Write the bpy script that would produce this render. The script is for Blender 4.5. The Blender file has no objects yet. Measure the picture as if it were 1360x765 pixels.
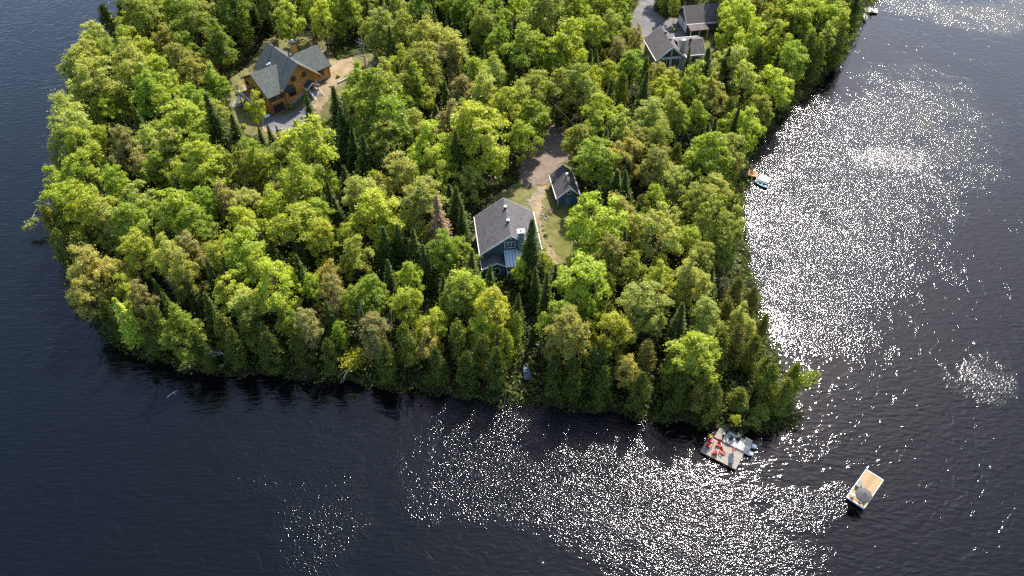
import bpy, math, random
import numpy as np
from mathutils import Vector, Matrix

scene = bpy.context.scene
col = scene.collection
R = math.radians

# ------------------------------------------------------------------ camera
cam_data = bpy.data.cameras.new('camera')
cam = bpy.data.objects.new('camera', cam_data)
col.objects.link(cam)
cam.location = (0, 0, 105)
cam.rotation_euler = (R(90 - 46), 0, 0)
cam_data.sensor_width = 36
cam_data.lens = 36 * 1050 / 1360
cam_data.clip_start = 1
cam_data.clip_end = 6000
scene.camera = cam

# ------------------------------------------------------------------ sky and sun
SUN_AZ, SUN_EL = 22.0, 47.0          # azimuth clockwise from +Y
world = bpy.data.worlds.new('World')
scene.world = world
world.use_nodes = True
wn = world.node_tree
sky = wn.nodes.new('ShaderNodeTexSky')
sky.sky_type = 'NISHITA'
sky.sun_disc = False
sky.sun_elevation = R(SUN_EL)
sky.sun_rotation = R(SUN_AZ)
sky.altitude = 300
sky.air_density = 1.0
sky.dust_density = 1.4
bg = wn.nodes['Background']
bg.inputs['Strength'].default_value = 0.15
wn.links.new(sky.outputs[0], bg.inputs['Color'])
sun_data = bpy.data.lights.new('sun', 'SUN')
sun_data.energy = 4.7
sun_data.angle = R(0.53)
sun_data.color = (1.0, 0.95, 0.86)
sun = bpy.data.objects.new('sun', sun_data)
col.objects.link(sun)
S = Vector((math.sin(R(SUN_AZ)) * math.cos(R(SUN_EL)), math.cos(R(SUN_AZ)) * math.cos(R(SUN_EL)), math.sin(R(SUN_EL))))
sun.rotation_euler = (-S).to_track_quat('-Z', 'Y').to_euler()
sun.location = S * 300

vs = scene.view_settings
vs.view_transform = 'Standard'
vs.look = 'None'
vs.exposure = 1.22
vs.gamma = 1.0
vs.use_curve_mapping = False
cy = scene.cycles
cy.use_denoising = False
cy.max_bounces = 9
cy.diffuse_bounces = 5
cy.glossy_bounces = 2
cy.transmission_bounces = 6
cy.transparent_max_bounces = 8
cy.sample_clamp_direct = 0
cy.sample_clamp_indirect = 4
cy.caustics_reflective = False
cy.caustics_refractive = False

# ------------------------------------------------------------------ materials
MATS = {}

def new_mat(name):
    m = bpy.data.materials.new(name)
    m.use_nodes = True
    m.node_tree.nodes.clear()
    out = m.node_tree.nodes.new('ShaderNodeOutputMaterial')
    return m, m.node_tree, out

def nd(t, kind, **kw):
    n = t.nodes.new(kind)
    for k, v in kw.items():
        if k in n.inputs:
            n.inputs[k].default_value = v
        else:
            setattr(n, k, v)
    return n

def math_n(t, op, a, b=None, clamp=False):
    n = t.nodes.new('ShaderNodeMath'); n.operation = op; n.use_clamp = clamp
    for i, v in enumerate((a, b)):
        if v is None: continue
        if isinstance(v, (int, float)): n.inputs[i].default_value = v
        else: t.links.new(v, n.inputs[i])
    return n.outputs[0]

def ramp(t, fac, stops):
    n = t.nodes.new('ShaderNodeValToRGB')
    e = n.color_ramp.elements
    while len(e) < len(stops): e.new(0.5)
    for el, (p, c) in zip(e, stops):
        el.position = p
        el.color = (c, c, c, 1) if isinstance(c, (int, float)) else (*c, 1)
    t.links.new(fac, n.inputs[0])
    return n.outputs['Color']

def plain(name, c, rough=0.7, var=0.25, scale=3.0, bump=0.0, metal=0.0, stripes=None, spec=0.3):
    """painted / wooden / metal surface: base colour with uneven tone, optional board rows (axis, period)"""
    m, t, out = new_mat(name)
    b = nd(t, 'ShaderNodeBsdfPrincipled', Roughness=rough, Metallic=metal)
    b.inputs['Specular IOR Level'].default_value = spec
    tc = nd(t, 'ShaderNodeTexCoord')
    nz = nd(t, 'ShaderNodeTexNoise', Scale=scale, Detail=6.0, Roughness=0.65)
    t.links.new(tc.outputs['Object'], nz.inputs['Vector'])
    lo = tuple(v * (1 - var) for v in c); hi = tuple(min(1, v * (1 + var)) for v in c)
    cc = ramp(t, nz.outputs['Fac'], [(0.3, lo), (0.7, hi)])
    h = nz.outputs['Fac']
    if stripes:
        axis, per, depth = stripes
        sep = nd(t, 'ShaderNodeSeparateXYZ'); t.links.new(tc.outputs['Object'], sep.inputs[0])
        v = math_n(t, 'DIVIDE', sep.outputs[axis], per)
        fl = math_n(t, 'FLOOR', v); fr = math_n(t, 'FRACT', v)
        wn_ = nd(t, 'ShaderNodeTexWhiteNoise', noise_dimensions='1D'); t.links.new(fl, wn_.inputs['W'])
        shade = math_n(t, 'ADD', math_n(t, 'MULTIPLY', wn_.outputs['Value'], 0.35), 0.8)
        gap = ramp(t, fr, [(0.0, depth), (0.12, 1.0), (0.9, 1.0), (1.0, depth)])
        mx = nd(t, 'ShaderNodeMix', data_type='RGBA', blend_type='MULTIPLY'); mx.inputs[0].default_value = 1
        t.links.new(cc, mx.inputs[6]); t.links.new(shade, mx.inputs[7])
        mx2 = nd(t, 'ShaderNodeMix', data_type='RGBA', blend_type='MULTIPLY'); mx2.inputs[0].default_value = 1
        t.links.new(mx.outputs[2], mx2.inputs[6]); t.links.new(gap, mx2.inputs[7])
        cc = mx2.outputs[2]
    t.links.new(cc, b.inputs['Base Color'])
    if bump:
        bp = nd(t, 'ShaderNodeBump', Strength=bump, Distance=0.05)
        t.links.new(h, bp.inputs['Height']); t.links.new(bp.outputs[0], b.inputs['Normal'])
    t.links.new(b.outputs[0], out.inputs[0])
    MATS[name] = m
    return m

def shingle(name, c):
    m, t, out = new_mat(name)
    b = nd(t, 'ShaderNodeBsdfPrincipled', Roughness=0.85)
    b.inputs['Specular IOR Level'].default_value = 0.25
    tc = nd(t, 'ShaderNodeTexCoord')
    br = nd(t, 'ShaderNodeTexBrick', Scale=1.0)
    br.inputs['Color1'].default_value = (*[v * 1.25 for v in c], 1)
    br.inputs['Color2'].default_value = (*[v * 0.8 for v in c], 1)
    br.inputs['Mortar'].default_value = (*[v * 0.45 for v in c], 1)
    br.inputs['Mortar Size'].default_value = 0.02
    br.inputs['Brick Width'].default_value = 0.4; br.inputs['Row Height'].default_value = 0.2
    t.links.new(tc.outputs['UV'], br.inputs['Vector'])
    nz = nd(t, 'ShaderNodeTexNoise', Scale=1.1, Detail=7.0, Roughness=0.7)
    t.links.new(tc.outputs['Object'], nz.inputs['Vector'])
    mx = nd(t, 'ShaderNodeMix', data_type='RGBA', blend_type='MULTIPLY'); mx.inputs[0].default_value = 1
    t.links.new(br.outputs['Color'], mx.inputs[6])
    t.links.new(ramp(t, nz.outputs['Fac'], [(0.3, 0.75), (0.7, 1.2)]), mx.inputs[7])
    t.links.new(mx.outputs[2], b.inputs['Base Color'])
    bp = nd(t, 'ShaderNodeBump', Strength=0.4, Distance=0.03)
    t.links.new(br.outputs['Fac'], bp.inputs['Height']); bp.invert = True
    t.links.new(bp.outputs[0], b.inputs['Normal'])
    t.links.new(b.outputs[0], out.inputs[0])
    MATS[name] = m

def foliage(name, trans=0.42, vlo=0.55, vhi=1.35, gloss=0.012):
    """leaf material: tint from the tree's own object colour, each leaf a little different"""
    m, t, out = new_mat(name)
    oi = nd(t, 'ShaderNodeObjectInfo')
    ge = nd(t, 'ShaderNodeNewGeometry')
    rp = ge.outputs['Random Per Island']
    v = math_n(t, 'ADD', math_n(t, 'MULTIPLY', rp, vhi - vlo), vlo)
    hs = nd(t, 'ShaderNodeHueSaturation')
    t.links.new(oi.outputs['Color'], hs.inputs['Color'])
    r2 = math_n(t, 'FRACT', math_n(t, 'MULTIPLY', rp, 57.3))
    t.links.new(math_n(t, 'ADD', math_n(t, 'MULTIPLY', r2, 0.05), 0.475), hs.inputs['Hue'])
    t.links.new(math_n(t, 'ADD', math_n(t, 'MULTIPLY', math_n(t, 'FRACT', math_n(t, 'MULTIPLY', rp, 91.7)), 0.25), 0.88), hs.inputs['Saturation'])
    t.links.new(v, hs.inputs['Value'])
    df = nd(t, 'ShaderNodeBsdfDiffuse'); t.links.new(hs.outputs[0], df.inputs[0])
    tr = nd(t, 'ShaderNodeBsdfTranslucent')
    tm = nd(t, 'ShaderNodeMix', data_type='RGBA', blend_type='MULTIPLY'); tm.inputs[0].default_value = 1
    tm.inputs[7].default_value = (1.3, 1.3, 0.6, 1)
    t.links.new(hs.outputs[0], tm.inputs[6]); t.links.new(tm.outputs[2], tr.inputs[0])
    mx = nd(t, 'ShaderNodeMixShader'); mx.inputs[0].default_value = trans
    t.links.new(df.outputs[0], mx.inputs[1]); t.links.new(tr.outputs[0], mx.inputs[2])
    gl = nd(t, 'ShaderNodeBsdfGlossy', Roughness=0.4); gl.inputs[0].default_value = (0.9, 0.95, 0.9, 1)
    mg = nd(t, 'ShaderNodeMixShader'); mg.inputs[0].default_value = gloss
    t.links.new(mx.outputs[0], mg.inputs[1]); t.links.new(gl.outputs[0], mg.inputs[2])
    t.links.new(mg.outputs[0], out.inputs[0])
    MATS[name] = m

foliage('leaf', trans=0.55, vlo=.62, vhi=1.28)
foliage('needle', trans=0.22, vlo=0.5, vhi=1.4, gloss=0.006)
plain('bark', (0.10, 0.075, 0.055), 0.9, 0.4, 4, 0.5)
plain('pale_bark', (0.42, 0.39, 0.34), 0.85, 0.35, 5, 0.3)
plain('grey_dead_wood', (0.30, 0.27, 0.24), 0.9, 0.35, 5, 0.3)
shingle('roof_grey', (0.098, 0.090, 0.092))
shingle('roof_green', (0.088, 0.098, 0.088))
shingle('roof_brown', (0.125, 0.105, 0.098))
shingle('roof_shed', (0.082, 0.078, 0.080))
plain('log_wood', (0.60, 0.27, 0.065), 0.6, 0.25, 2, 0, stripes=(2, 0.28, 0.45))
plain('timber', (0.24, 0.11, 0.04), 0.7, 0.3, 3)
plain('dark_trim', (0.035, 0.03, 0.028), 0.6, 0.2, 3)
plain('blue_siding', (0.13, 0.20, 0.235), 0.6, 0.12, 2, 0, stripes=(2, 0.18, 0.7))
plain('dark_blue_siding', (0.070, 0.118, 0.148), 0.6, 0.12, 2, 0, stripes=(2, 0.18, 0.7))
plain('sage_siding', (0.29, 0.335, 0.25), 0.6, 0.15, 2, 0, stripes=(2, 0.2, 0.7))
plain('dark_siding', (0.10, 0.10, 0.09), 0.6, 0.15, 2, 0, stripes=(2, 0.2, 0.7))
plain('white_paint', (0.78, 0.77, 0.74), 0.5, 0.08, 4)
plain('concrete', (0.36, 0.34, 0.31), 0.9, 0.2, 2, 0.3)
plain('black_metal', (0.02, 0.02, 0.022), 0.45, 0.2, 4, metal=0.3)
plain('metal_roof', (0.66, 0.70, 0.72), 0.4, 0.06, 2, metal=0.1)
plain('metal_rib', (0.33, 0.40, 0.45), 0.4, 0.08, 2, metal=0.1)
plain('aluminium', (0.62, 0.63, 0.64), 0.35, 0.12, 4, metal=0.7)
plain('grey_planks', (0.25, 0.22, 0.18), 0.85, 0.28, 2.5, 0.2)
plain('tan_planks', (0.30, 0.195, 0.10), 0.75, 0.22, 2.5, 0.2)
plain('orange_planks', (0.42, 0.21, 0.10), 0.75, 0.2, 2.5, 0.2)
plain('white_planks', (0.46, 0.43, 0.38), 0.75, 0.15, 2.5, 0.2)
plain('red_paint', (0.34, 0.014, 0.016), 0.45, 0.12, 4)
plain('yellow_plastic', (0.62, 0.42, 0.03), 0.45, 0.1, 4)
plain('navy_fabric', (0.03, 0.045, 0.08), 0.8, 0.2, 5)
plain('beige_vinyl', (0.50, 0.45, 0.36), 0.55, 0.1, 4)
plain('grey_fabric', (0.07, 0.07, 0.066), 0.85, 0.12, 3)
plain('grey_box', (0.15, 0.147, 0.14), 0.6, 0.1, 3)
plain('teal_paint', (0.02, 0.19, 0.20), 0.45, 0.15, 4)
plain('boat_white', (0.72, 0.74, 0.74), 0.35, 0.06, 4)
plain('boat_blue_grey', (0.11, 0.14, 0.20), 0.4, 0.12, 4)
plain('stone', (0.22, 0.20, 0.18), 0.9, 0.3, 3, 0.5)
plain('skin', (0.48, 0.30, 0.21), 0.6, 0.08, 6)
plain('firewood', (0.20, 0.12, 0.07), 0.9, 0.4, 4, 0.4)
plain('wire', (0.35, 0.35, 0.35), 0.5, 0.05, 2)

def glass_mat():
    m, t, out = new_mat('window_glass')
    b = nd(t, 'ShaderNodeBsdfPrincipled', Roughness=0.06)
    b.inputs['Base Color'].default_value = (0.012, 0.014, 0.018, 1)
    b.inputs['Specular IOR Level'].default_value = 0.6
    t.links.new(b.outputs[0], out.inputs[0]); MATS['window_glass'] = m
glass_mat()

def soil(name, stops, scale=0.5, fine=9.0, bump=0.5):
    """ground surface from two noises over the listed real colours"""
    m, t, out = new_mat(name)
    b = nd(t, 'ShaderNodeBsdfPrincipled', Roughness=0.95)
    b.inputs['Specular IOR Level'].default_value = 0.15
    tc = nd(t, 'ShaderNodeTexCoord')
    n1 = nd(t, 'ShaderNodeTexNoise', Scale=scale, Detail=6.0, Roughness=0.65)
    n2 = nd(t, 'ShaderNodeTexNoise', Scale=fine, Detail=5.0, Roughness=0.7)
    for n in (n1, n2): t.links.new(tc.outputs['Object'], n.inputs['Vector'])
    f = math_n(t, 'ADD', math_n(t, 'MULTIPLY', n1.outputs['Fac'], 0.65), math_n(t, 'MULTIPLY', n2.outputs['Fac'], 0.35))
    k = len(stops)
    cc = ramp(t, f, [(0.34 + 0.32 * i / (k - 1), s) for i, s in enumerate(stops)])
    t.links.new(cc, b.inputs['Base Color'])
    bp = nd(t, 'ShaderNodeBump', Strength=bump, Distance=0.08)
    t.links.new(n2.outputs['Fac'], bp.inputs['Height']); t.links.new(bp.outputs[0], b.inputs['Normal'])
    t.links.new(b.outputs[0], out.inputs[0]); MATS[name] = m

soil('forest_floor', [(0.012, 0.010, 0.006), (0.020, 0.018, 0.008), (0.032, 0.025, 0.014)], 0.6)
soil('lawn', [(0.055, 0.065, 0.014), (0.105, 0.105, 0.026), (0.17, 0.13, 0.055)], 0.45, 6)
soil('gravel', [(0.10, 0.075, 0.058), (0.155, 0.118, 0.094), (0.215, 0.165, 0.135)], 0.35, 12)
soil('asphalt', [(0.085, 0.083, 0.085), (0.13, 0.125, 0.125), (0.18, 0.17, 0.165)], 0.35, 10)
soil('dirt', [(0.12, 0.10, 0.05), (0.235, 0.175, 0.105), (0.33, 0.245, 0.165)], 0.4, 7)
soil('dry_grass', [(0.055, 0.075, 0.02), (0.12, 0.115, 0.04), (0.23, 0.165, 0.085)], 0.5, 7)

def water_mat():
    m, t, out = new_mat('lake_water')
    L = t.links.new
    b = nd(t, 'ShaderNodeBsdfPrincipled', Roughness=0.07)
    b.inputs['Base Color'].default_value = (0.0012, 0.0022, 0.0026, 1)
    b.inputs['IOR'].default_value = 1.33
    b.inputs['Specular Tint'].default_value = (1.0, 0.95, 1.0, 1)  # faint lilac put into the reflections to colour the sun glints
    tc = nd(t, 'ShaderNodeTexCoord')
    P = tc.outputs['Object']
    # gusts that ruffle the surface: x, y, half length, half width, direction, strength, capillary roughness
    gusts = [(1, 66, 24, 15, 0, 1.55, 0), (18, 60, 25, 16, -25, 1.05, 0), (28, 47, 16, 16, -40, .85, 0), (4, 74, 17, 7, 0, 1.3, 0), (43, 70, 7, 4, 20, .35, 0),
             (70, 132, 42, 26, 100, 1.1, 0), (56, 106, 27, 16, 110, 1.05, 0), (88, 148, 37, 28, 60, 1.1, 0), (82, 116, 18, 8, 70, .4, 0), (56, 92, 9, 9, 0, .3, 0),
             (80, 81, 9, 3.5, 60, 1.0, 1.0), (83, 136, 12, 5, -50, .6, .8), (128, 206, 34, 13, -15, 1.0, .2), (-27, 54, 9, 16, 15, 1.6, 0),
             (-38, 66, 8, 6, 0, 1.0, 0), (45, 57, 9, 4, 25, 1.0, 0), (120, 150, 60, 18, 15, .25, 0)]
    wob = nd(t, 'ShaderNodeTexNoise', Scale=0.05, Detail=4.0, Roughness=0.6); L(P, wob.inputs['Vector'])
    sub = nd(t, 'ShaderNodeVectorMath', operation='SUBTRACT'); L(wob.outputs['Color'], sub.inputs[0]); sub.inputs[1].default_value = (.5, .5, .5)
    scl = nd(t, 'ShaderNodeVectorMath', operation='SCALE'); L(sub.outputs[0], scl.inputs[0]); scl.inputs['Scale'].default_value = 30
    add = nd(t, 'ShaderNodeVectorMath', operation='ADD'); L(P, add.inputs[0]); L(scl.outputs[0], add.inputs[1])
    tot = None; capi = None
    for gx, gy, a, w, ang, st, cp in gusts:
        mp = nd(t, 'ShaderNodeMapping', vector_type='TEXTURE')
        mp.inputs['Location'].default_value = (gx, gy, 0); mp.inputs['Rotation'].default_value = (0, 0, R(ang)); mp.inputs['Scale'].default_value = (a, w, 50)
        L(add.outputs[0], mp.inputs['Vector'])
        gr = nd(t, 'ShaderNodeTexGradient', gradient_type='SPHERICAL'); L(mp.outputs[0], gr.inputs['Vector'])
        sm = ramp(t, gr.outputs['Fac'], [(0.0, 0.0), (0.3, 0.7), (0.7, 1.0)])
        v = math_n(t, 'MULTIPLY', sm, st * 1.18)
        tot = v if tot is None else math_n(t, 'MAXIMUM', tot, v)
        if cp:
            v2 = math_n(t, 'MULTIPLY', sm, cp)
            capi = v2 if capi is None else math_n(t, 'MAXIMUM', capi, v2)
    patch = nd(t, 'ShaderNodeTexNoise', Scale=0.16, Detail=3.0, Roughness=0.6); L(P, patch.inputs['Vector'])
    pm = ramp(t, patch.outputs['Fac'], [(0.32, 0.45), (0.62, 1.0)])
    gust = math_n(t, 'MULTIPLY', tot, pm)
    # ripples: long-crested wavelets in two directions, plus fine chop
    def ripple(ang, sx, sy, det, dist=0.1):
        mp = nd(t, 'ShaderNodeMapping'); mp.inputs['Rotation'].default_value = (0, 0, R(ang)); mp.inputs['Scale'].default_value = (sx, sy, 1)
        L(P, mp.inputs['Vector'])
        n = nd(t, 'ShaderNodeTexNoise', Scale=1.0, Detail=det, Roughness=0.5, Distortion=dist); L(mp.outputs[0], n.inputs['Vector'])
        return n.outputs['Fac']
    r1 = ripple(-14, 0.38, 1.8, 1.0)
    r2 = ripple(38, 0.55, 1.5, 1.0)
    sep = nd(t, 'ShaderNodeSeparateXYZ'); L(P, sep.inputs[0])
    side = nd(t, 'ShaderNodeMapRange'); side.inputs['From Min'].default_value = -45; side.inputs['From Max'].default_value = 25; L(sep.outputs[0], side.inputs[0])
    mixr = nd(t, 'ShaderNodeMix', data_type='FLOAT'); L(side.outputs[0], mixr.inputs[0]); L(r1, mixr.inputs[2]); L(r2, mixr.inputs[3])
    lane_m = nd(t, 'ShaderNodeMapping'); lane_m.inputs['Rotation'].default_value = (0, 0, R(25)); lane_m.inputs['Scale'].default_value = (0.012, 0.05, 1); L(add.outputs[0], lane_m.inputs['Vector'])
    lane = nd(t, 'ShaderNodeTexNoise', Scale=1.0, Detail=4.0, Roughness=0.55); L(lane_m.outputs[0], lane.inputs['Vector'])
    lane_a = ramp(t, lane.outputs['Fac'], [(0.34, 0.3), (0.5, 0.8), (0.66, 1.15)])
    base_h = math_n(t, 'MULTIPLY', math_n(t, 'MULTIPLY', mixr.outputs[0], 0.078), lane_a)
    chop = ripple(42, 2.6, 4.6, 1.0)
    gl_h = math_n(t, 'MULTIPLY', math_n(t, 'MULTIPLY', chop, 0.108), gust)
    fine = ripple(10, 4.0, 5.0, 1.0)
    fi_h = math_n(t, 'MULTIPLY', fine, 0.006)
    h = math_n(t, 'ADD', math_n(t, 'ADD', base_h, gl_h), fi_h)
    bp = nd(t, 'ShaderNodeBump', Strength=1.0, Distance=1.0)
    L(h, bp.inputs['Height']); L(bp.outputs[0], b.inputs['Normal'])
    L(math_n(t, 'ADD', math_n(t, 'ADD', math_n(t, 'MULTIPLY', capi, 0.12), math_n(t, 'MULTIPLY', math_n(t, 'MINIMUM', gust, 1.0), 0.03)), 0.05), b.inputs['Roughness'])
    L(b.outputs[0], out.inputs[0]); MATS['lake_water'] = m
water_mat()

# ------------------------------------------------------------------ mesh helpers
class MB:
    def __init__(s): s.v = []; s.f = []; s.uv = None
    def add(s, vs, fs):
        o = len(s.v); s.v += [tuple(map(float, p)) for p in vs]; s.f += [tuple(o + i for i in q) for q in fs]; return s
    def hexa(s, p):        # 8 points: bottom 0-3, top 4-7
        return s.add(p, [(0, 3, 2, 1), (4, 5, 6, 7), (0, 1, 5, 4), (1, 2, 6, 5), (2, 3, 7, 6), (3, 0, 4, 7)])
    def box(s, x0, x1, y0, y1, z0, z1):
        return s.hexa([(x0, y0, z0), (x1, y0, z0), (x1, y1, z0), (x0, y1, z0), (x0, y0, z1), (x1, y0, z1), (x1, y1, z1), (x0, y1, z1)])
    def slab(s, a, b, c, d, th):      # four corners of the top, given counter-clockwise from above; thickness along the normal
        a, b, c, d = map(Vector, (a, b, c, d)); n = (b - a).cross(d - a).normalized() * th
        return s.hexa([a - n, b - n, c - n, d - n, a, b, c, d])
    def prism(s, poly, axis, t0, t1):  # polygon in the plane across axis ('x' or 'y' or 'z'), extruded t0..t1
        k = len(poly)
        put = {'x': lambda p, t: (t, p[0], p[1]), 'y': lambda p, t: (p[0], t, p[1]), 'z': lambda p, t: (p[0], p[1], t)}[axis]
        vs_ = [put(p, t0) for p in poly] + [put(p, t1) for p in poly]
        return s.add(vs_, [tuple(range(k))[::-1], tuple(range(k, 2 * k))] + [(i, (i + 1) % k, k + (i + 1) % k, k + i) for i in range(k)])
    def tube(s, pts, rad, n=6, cap=True):
        pts = [Vector(p) for p in pts]
        if not hasattr(rad, '__len__'): rad = [rad] * len(pts)
        rings = []
        up = Vector((0.13, 0.21, 1))
        for i, p in enumerate(pts):
            d = (pts[min(i + 1, len(pts) - 1)] - pts[max(i - 1, 0)]).normalized()
            a = d.cross(up)
            if a.length < 1e-3: a = d.cross(Vector((1, 0, 0)))
            a.normalize(); b = d.cross(a)
            rings.append([p + (a * math.cos(2 * math.pi * k / n) + b * math.sin(2 * math.pi * k / n)) * rad[i] for k in range(n)])
        vs_ = [q for r in rings for q in r]; fs = []
        for i in range(len(rings) - 1):
            for k in range(n):
                fs.append((i * n + k, i * n + (k + 1) % n, (i + 1) * n + (k + 1) % n, (i + 1) * n + k))
        if cap: fs += [tuple(range(n))[::-1], tuple(range((len(rings) - 1) * n, len(rings) * n))]
        return s.add(vs_, fs)
    def mesh(s, name, mat, smooth=False, roofuv=False):
        me = bpy.data.meshes.new(name); me.from_pydata(s.v, [], s.f); me.update()
        if mat: me.materials.append(MATS[mat])
        if smooth: me.polygons.foreach_set('use_smooth', [True] * len(me.polygons))
        if roofuv:
            uv = me.uv_layers.new(name='UVMap')
            for p in me.polygons:
                n = p.normal
                e = Vector((-n.y, n.x, 0))
                if e.length < 1e-3: e = Vector((1, 0, 0))
                e.normalize(); g = n.cross(e)
                for li in p.loop_indices:
                    co = me.vertices[me.loops[li].vertex_index].co
                    uv.data[li].uv = (co.dot(e), co.dot(g))
        return me
    def build(s, name, mat, parent=None, **kw):
        return link(name, s.mesh(name, mat, **kw), parent)

def link(name, me, parent=None):
    o = bpy.data.objects.new(name, me); col.objects.link(o)
    if parent is not None: o.parent = parent
    return o

def tag(o, label=None, cat=None, group=None, kind=None):
    if label: o['label'] = label
    if cat: o['category'] = cat
    if group: o['group'] = group
    if kind: o['kind'] = kind
    return o

def thing(name, label, cat, loc=(0, 0, 0), rz=0, group=None):
    o = bpy.data.objects.new(name, None); col.objects.link(o)
    o.location = loc; o.rotation_euler = (0, 0, R(rz)); o.empty_display_size = 0.3
    return tag(o, label, cat, group)

def copy_tree(o, parent=None):
    c = o.copy(); col.objects.link(c); c.parent = parent
    for ch in [q for q in o.children]: copy_tree(ch, c)
    return c

def np_mesh(name, V, F, mat, smooth=False):
    me = bpy.data.meshes.new(name)
    k = F.shape[1]
    me.vertices.add(len(V)); me.vertices.foreach_set('co', np.ascontiguousarray(V, dtype=np.float32).ravel())
    me.loops.add(F.size); me.loops.foreach_set('vertex_index', np.ascontiguousarray(F, dtype=np.int32).ravel())
    me.polygons.add(len(F)); me.polygons.foreach_set('loop_start', np.arange(0, F.size, k, dtype=np.int32))
    me.update(calc_edges=True)
    if smooth: me.polygons.foreach_set('use_smooth', np.ones(len(F), bool))
    if mat: me.materials.append(MATS[mat])
    return me

# ------------------------------------------------------------------ the land and the lake
SHORE = [(44.46, 71.91), (41.47, 70.35), (35.52, 70.21), (29.78, 71.34), (20.43, 72.91), (9.71, 74.66), (4.87, 75.25), (1.59, 75.7), (-3.67, 76.0), (-9.84, 77.2), (-19.86, 78.88), (-28.74, 80.12), (-35.16, 81.06), (-44.06, 81.54), (-53.04, 82.17), (-59.22, 83.78), (-65.2, 86.41), (-70.87, 89.63), (-76.46, 94.75), (-81.14, 100.92), (-85.24, 108.9), (-88.77, 116.41), (-92.11, 125.65), (-95.43, 136.99), (-98.4, 149.49), (-100.55, 161.71), (-101.35, 172.36), (-101.18, 185.39), (-101.07, 198.02), (-101.15, 213.15), (-104.32, 245.6), (-107.82, 288.75), (163.04, 288.75), (127.39, 251.18), (101.79, 213.15), (94.39, 200.1), (85.62, 185.39), (77.94, 175.16), (68.39, 163.32), (61.17, 155.46), (56.06, 148.04), (52.21, 141.02), (49.02, 131.82), (46.66, 123.27), (45.43, 114.21), (44.86, 105.84), (44.33, 98.07), (44.1, 90.84), (44.65, 84.11), (45.17, 77.81)]

def signed_dist(X, Y):
    """distance to the shoreline, positive on land (arrays)"""
    X = np.asarray(X, float); Y = np.asarray(Y, float)
    best = np.full(X.shape, 1e9); inside = np.zeros(X.shape, bool)
    n = len(SHORE)
    for i in range(n):
        x0, y0 = SHORE[i]; x1, y1 = SHORE[(i + 1) % n]
        dx, dy = x1 - x0, y1 - y0
        t = np.clip(((X - x0) * dx + (Y - y0) * dy) / (dx * dx + dy * dy), 0, 1)
        best = np.minimum(best, np.hypot(X - x0 - t * dx, Y - y0 - t * dy))
        if y0 != y1:
            inside ^= ((y0 > Y) != (y1 > Y)) & (X < (x1 - x0) * (Y - y0) / (y1 - y0) + x0)
    wig = 0.55 * np.sin(X * 0.52 + 1.1 * np.sin(Y * 0.4)) * np.cos(Y * 0.47 + 0.6) + 0.35 * np.sin(X * 1.31 + Y * 0.9) + 0.2 * np.sin(X * 2.7 - Y * 2.2)
    return np.where(inside, best, -best) + wig

# levelled ground: x, y, radius, height (the log house stands on a slope)
PADS = [(-55.5, 151.5, 7.0, 4.0), (-51.5, 152.0, 4.5, 4.0), (-43.0, 161.0, 7.0, 5.9), (-46.0, 155.0, 3.2, 4.9), (-52.0, 166.0, 5.0, 5.6), (-37.0, 166.0, 8.0, 6.2),
        (0.0, 107.5, 10.0, 4.0), (10.7, 124.0, 6.5, 4.0), (8.0, 133.0, 9.0, 4.0), (37.0, 172.0, 9.0, 4.0), (45.0, 178.0, 9.0, 4.0), (47.0, 190.0, 9.0, 4.0), (32.0, 190.0, 9.0, 4.2)]

def ground_z(X, Y):
    X = np.asarray(X, float); Y = np.asarray(Y, float)
    d = signed_dist(X, Y)
    wob = 0.16 * np.sin(X * 0.71 + 1.3) * np.sin(Y * 0.63) + 0.10 * np.sin(X * 1.7 + Y * 1.1) + 0.30 * np.sin(X * 0.13 + 2) * np.sin(Y * 0.11 + 1)
    z = np.where(d > 0, 0.12 + 3.9 * (1 - np.exp(-np.maximum(d, 0) / 11.0)) + wob * np.clip(d / 6, 0, 1), np.maximum(0.12 + d * 0.45, -4.0))
    tw = np.zeros_like(z); tz = np.zeros_like(z); top = np.zeros_like(z)
    for px, py, r, pz in PADS:
        q = np.hypot(X - px, Y - py) / r
        w = np.clip(1.9 - q, 0, 1); w = w * w * (3 - 2 * w)
        top = np.maximum(top, w)
        w2 = np.exp(-2.2 * q * q) + 1e-9
        tw += w2; tz += w2 * pz
    return z * (1 - top) + (tz / tw) * top

def gz(x, y): return float(ground_z(np.array([x]), np.array([y]))[0])

def inside(X, Y, poly):
    r = np.zeros(np.shape(X), bool); n = len(poly)
    for i in range(n):
        (x0, y0), (x1, y1) = poly[i], poly[(i + 1) % n]
        if y0 != y1: r ^= ((y0 > Y) != (y1 > Y)) & (X < (x1 - x0) * (Y - y0) / (y1 - y0) + x0)
    return r

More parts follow.
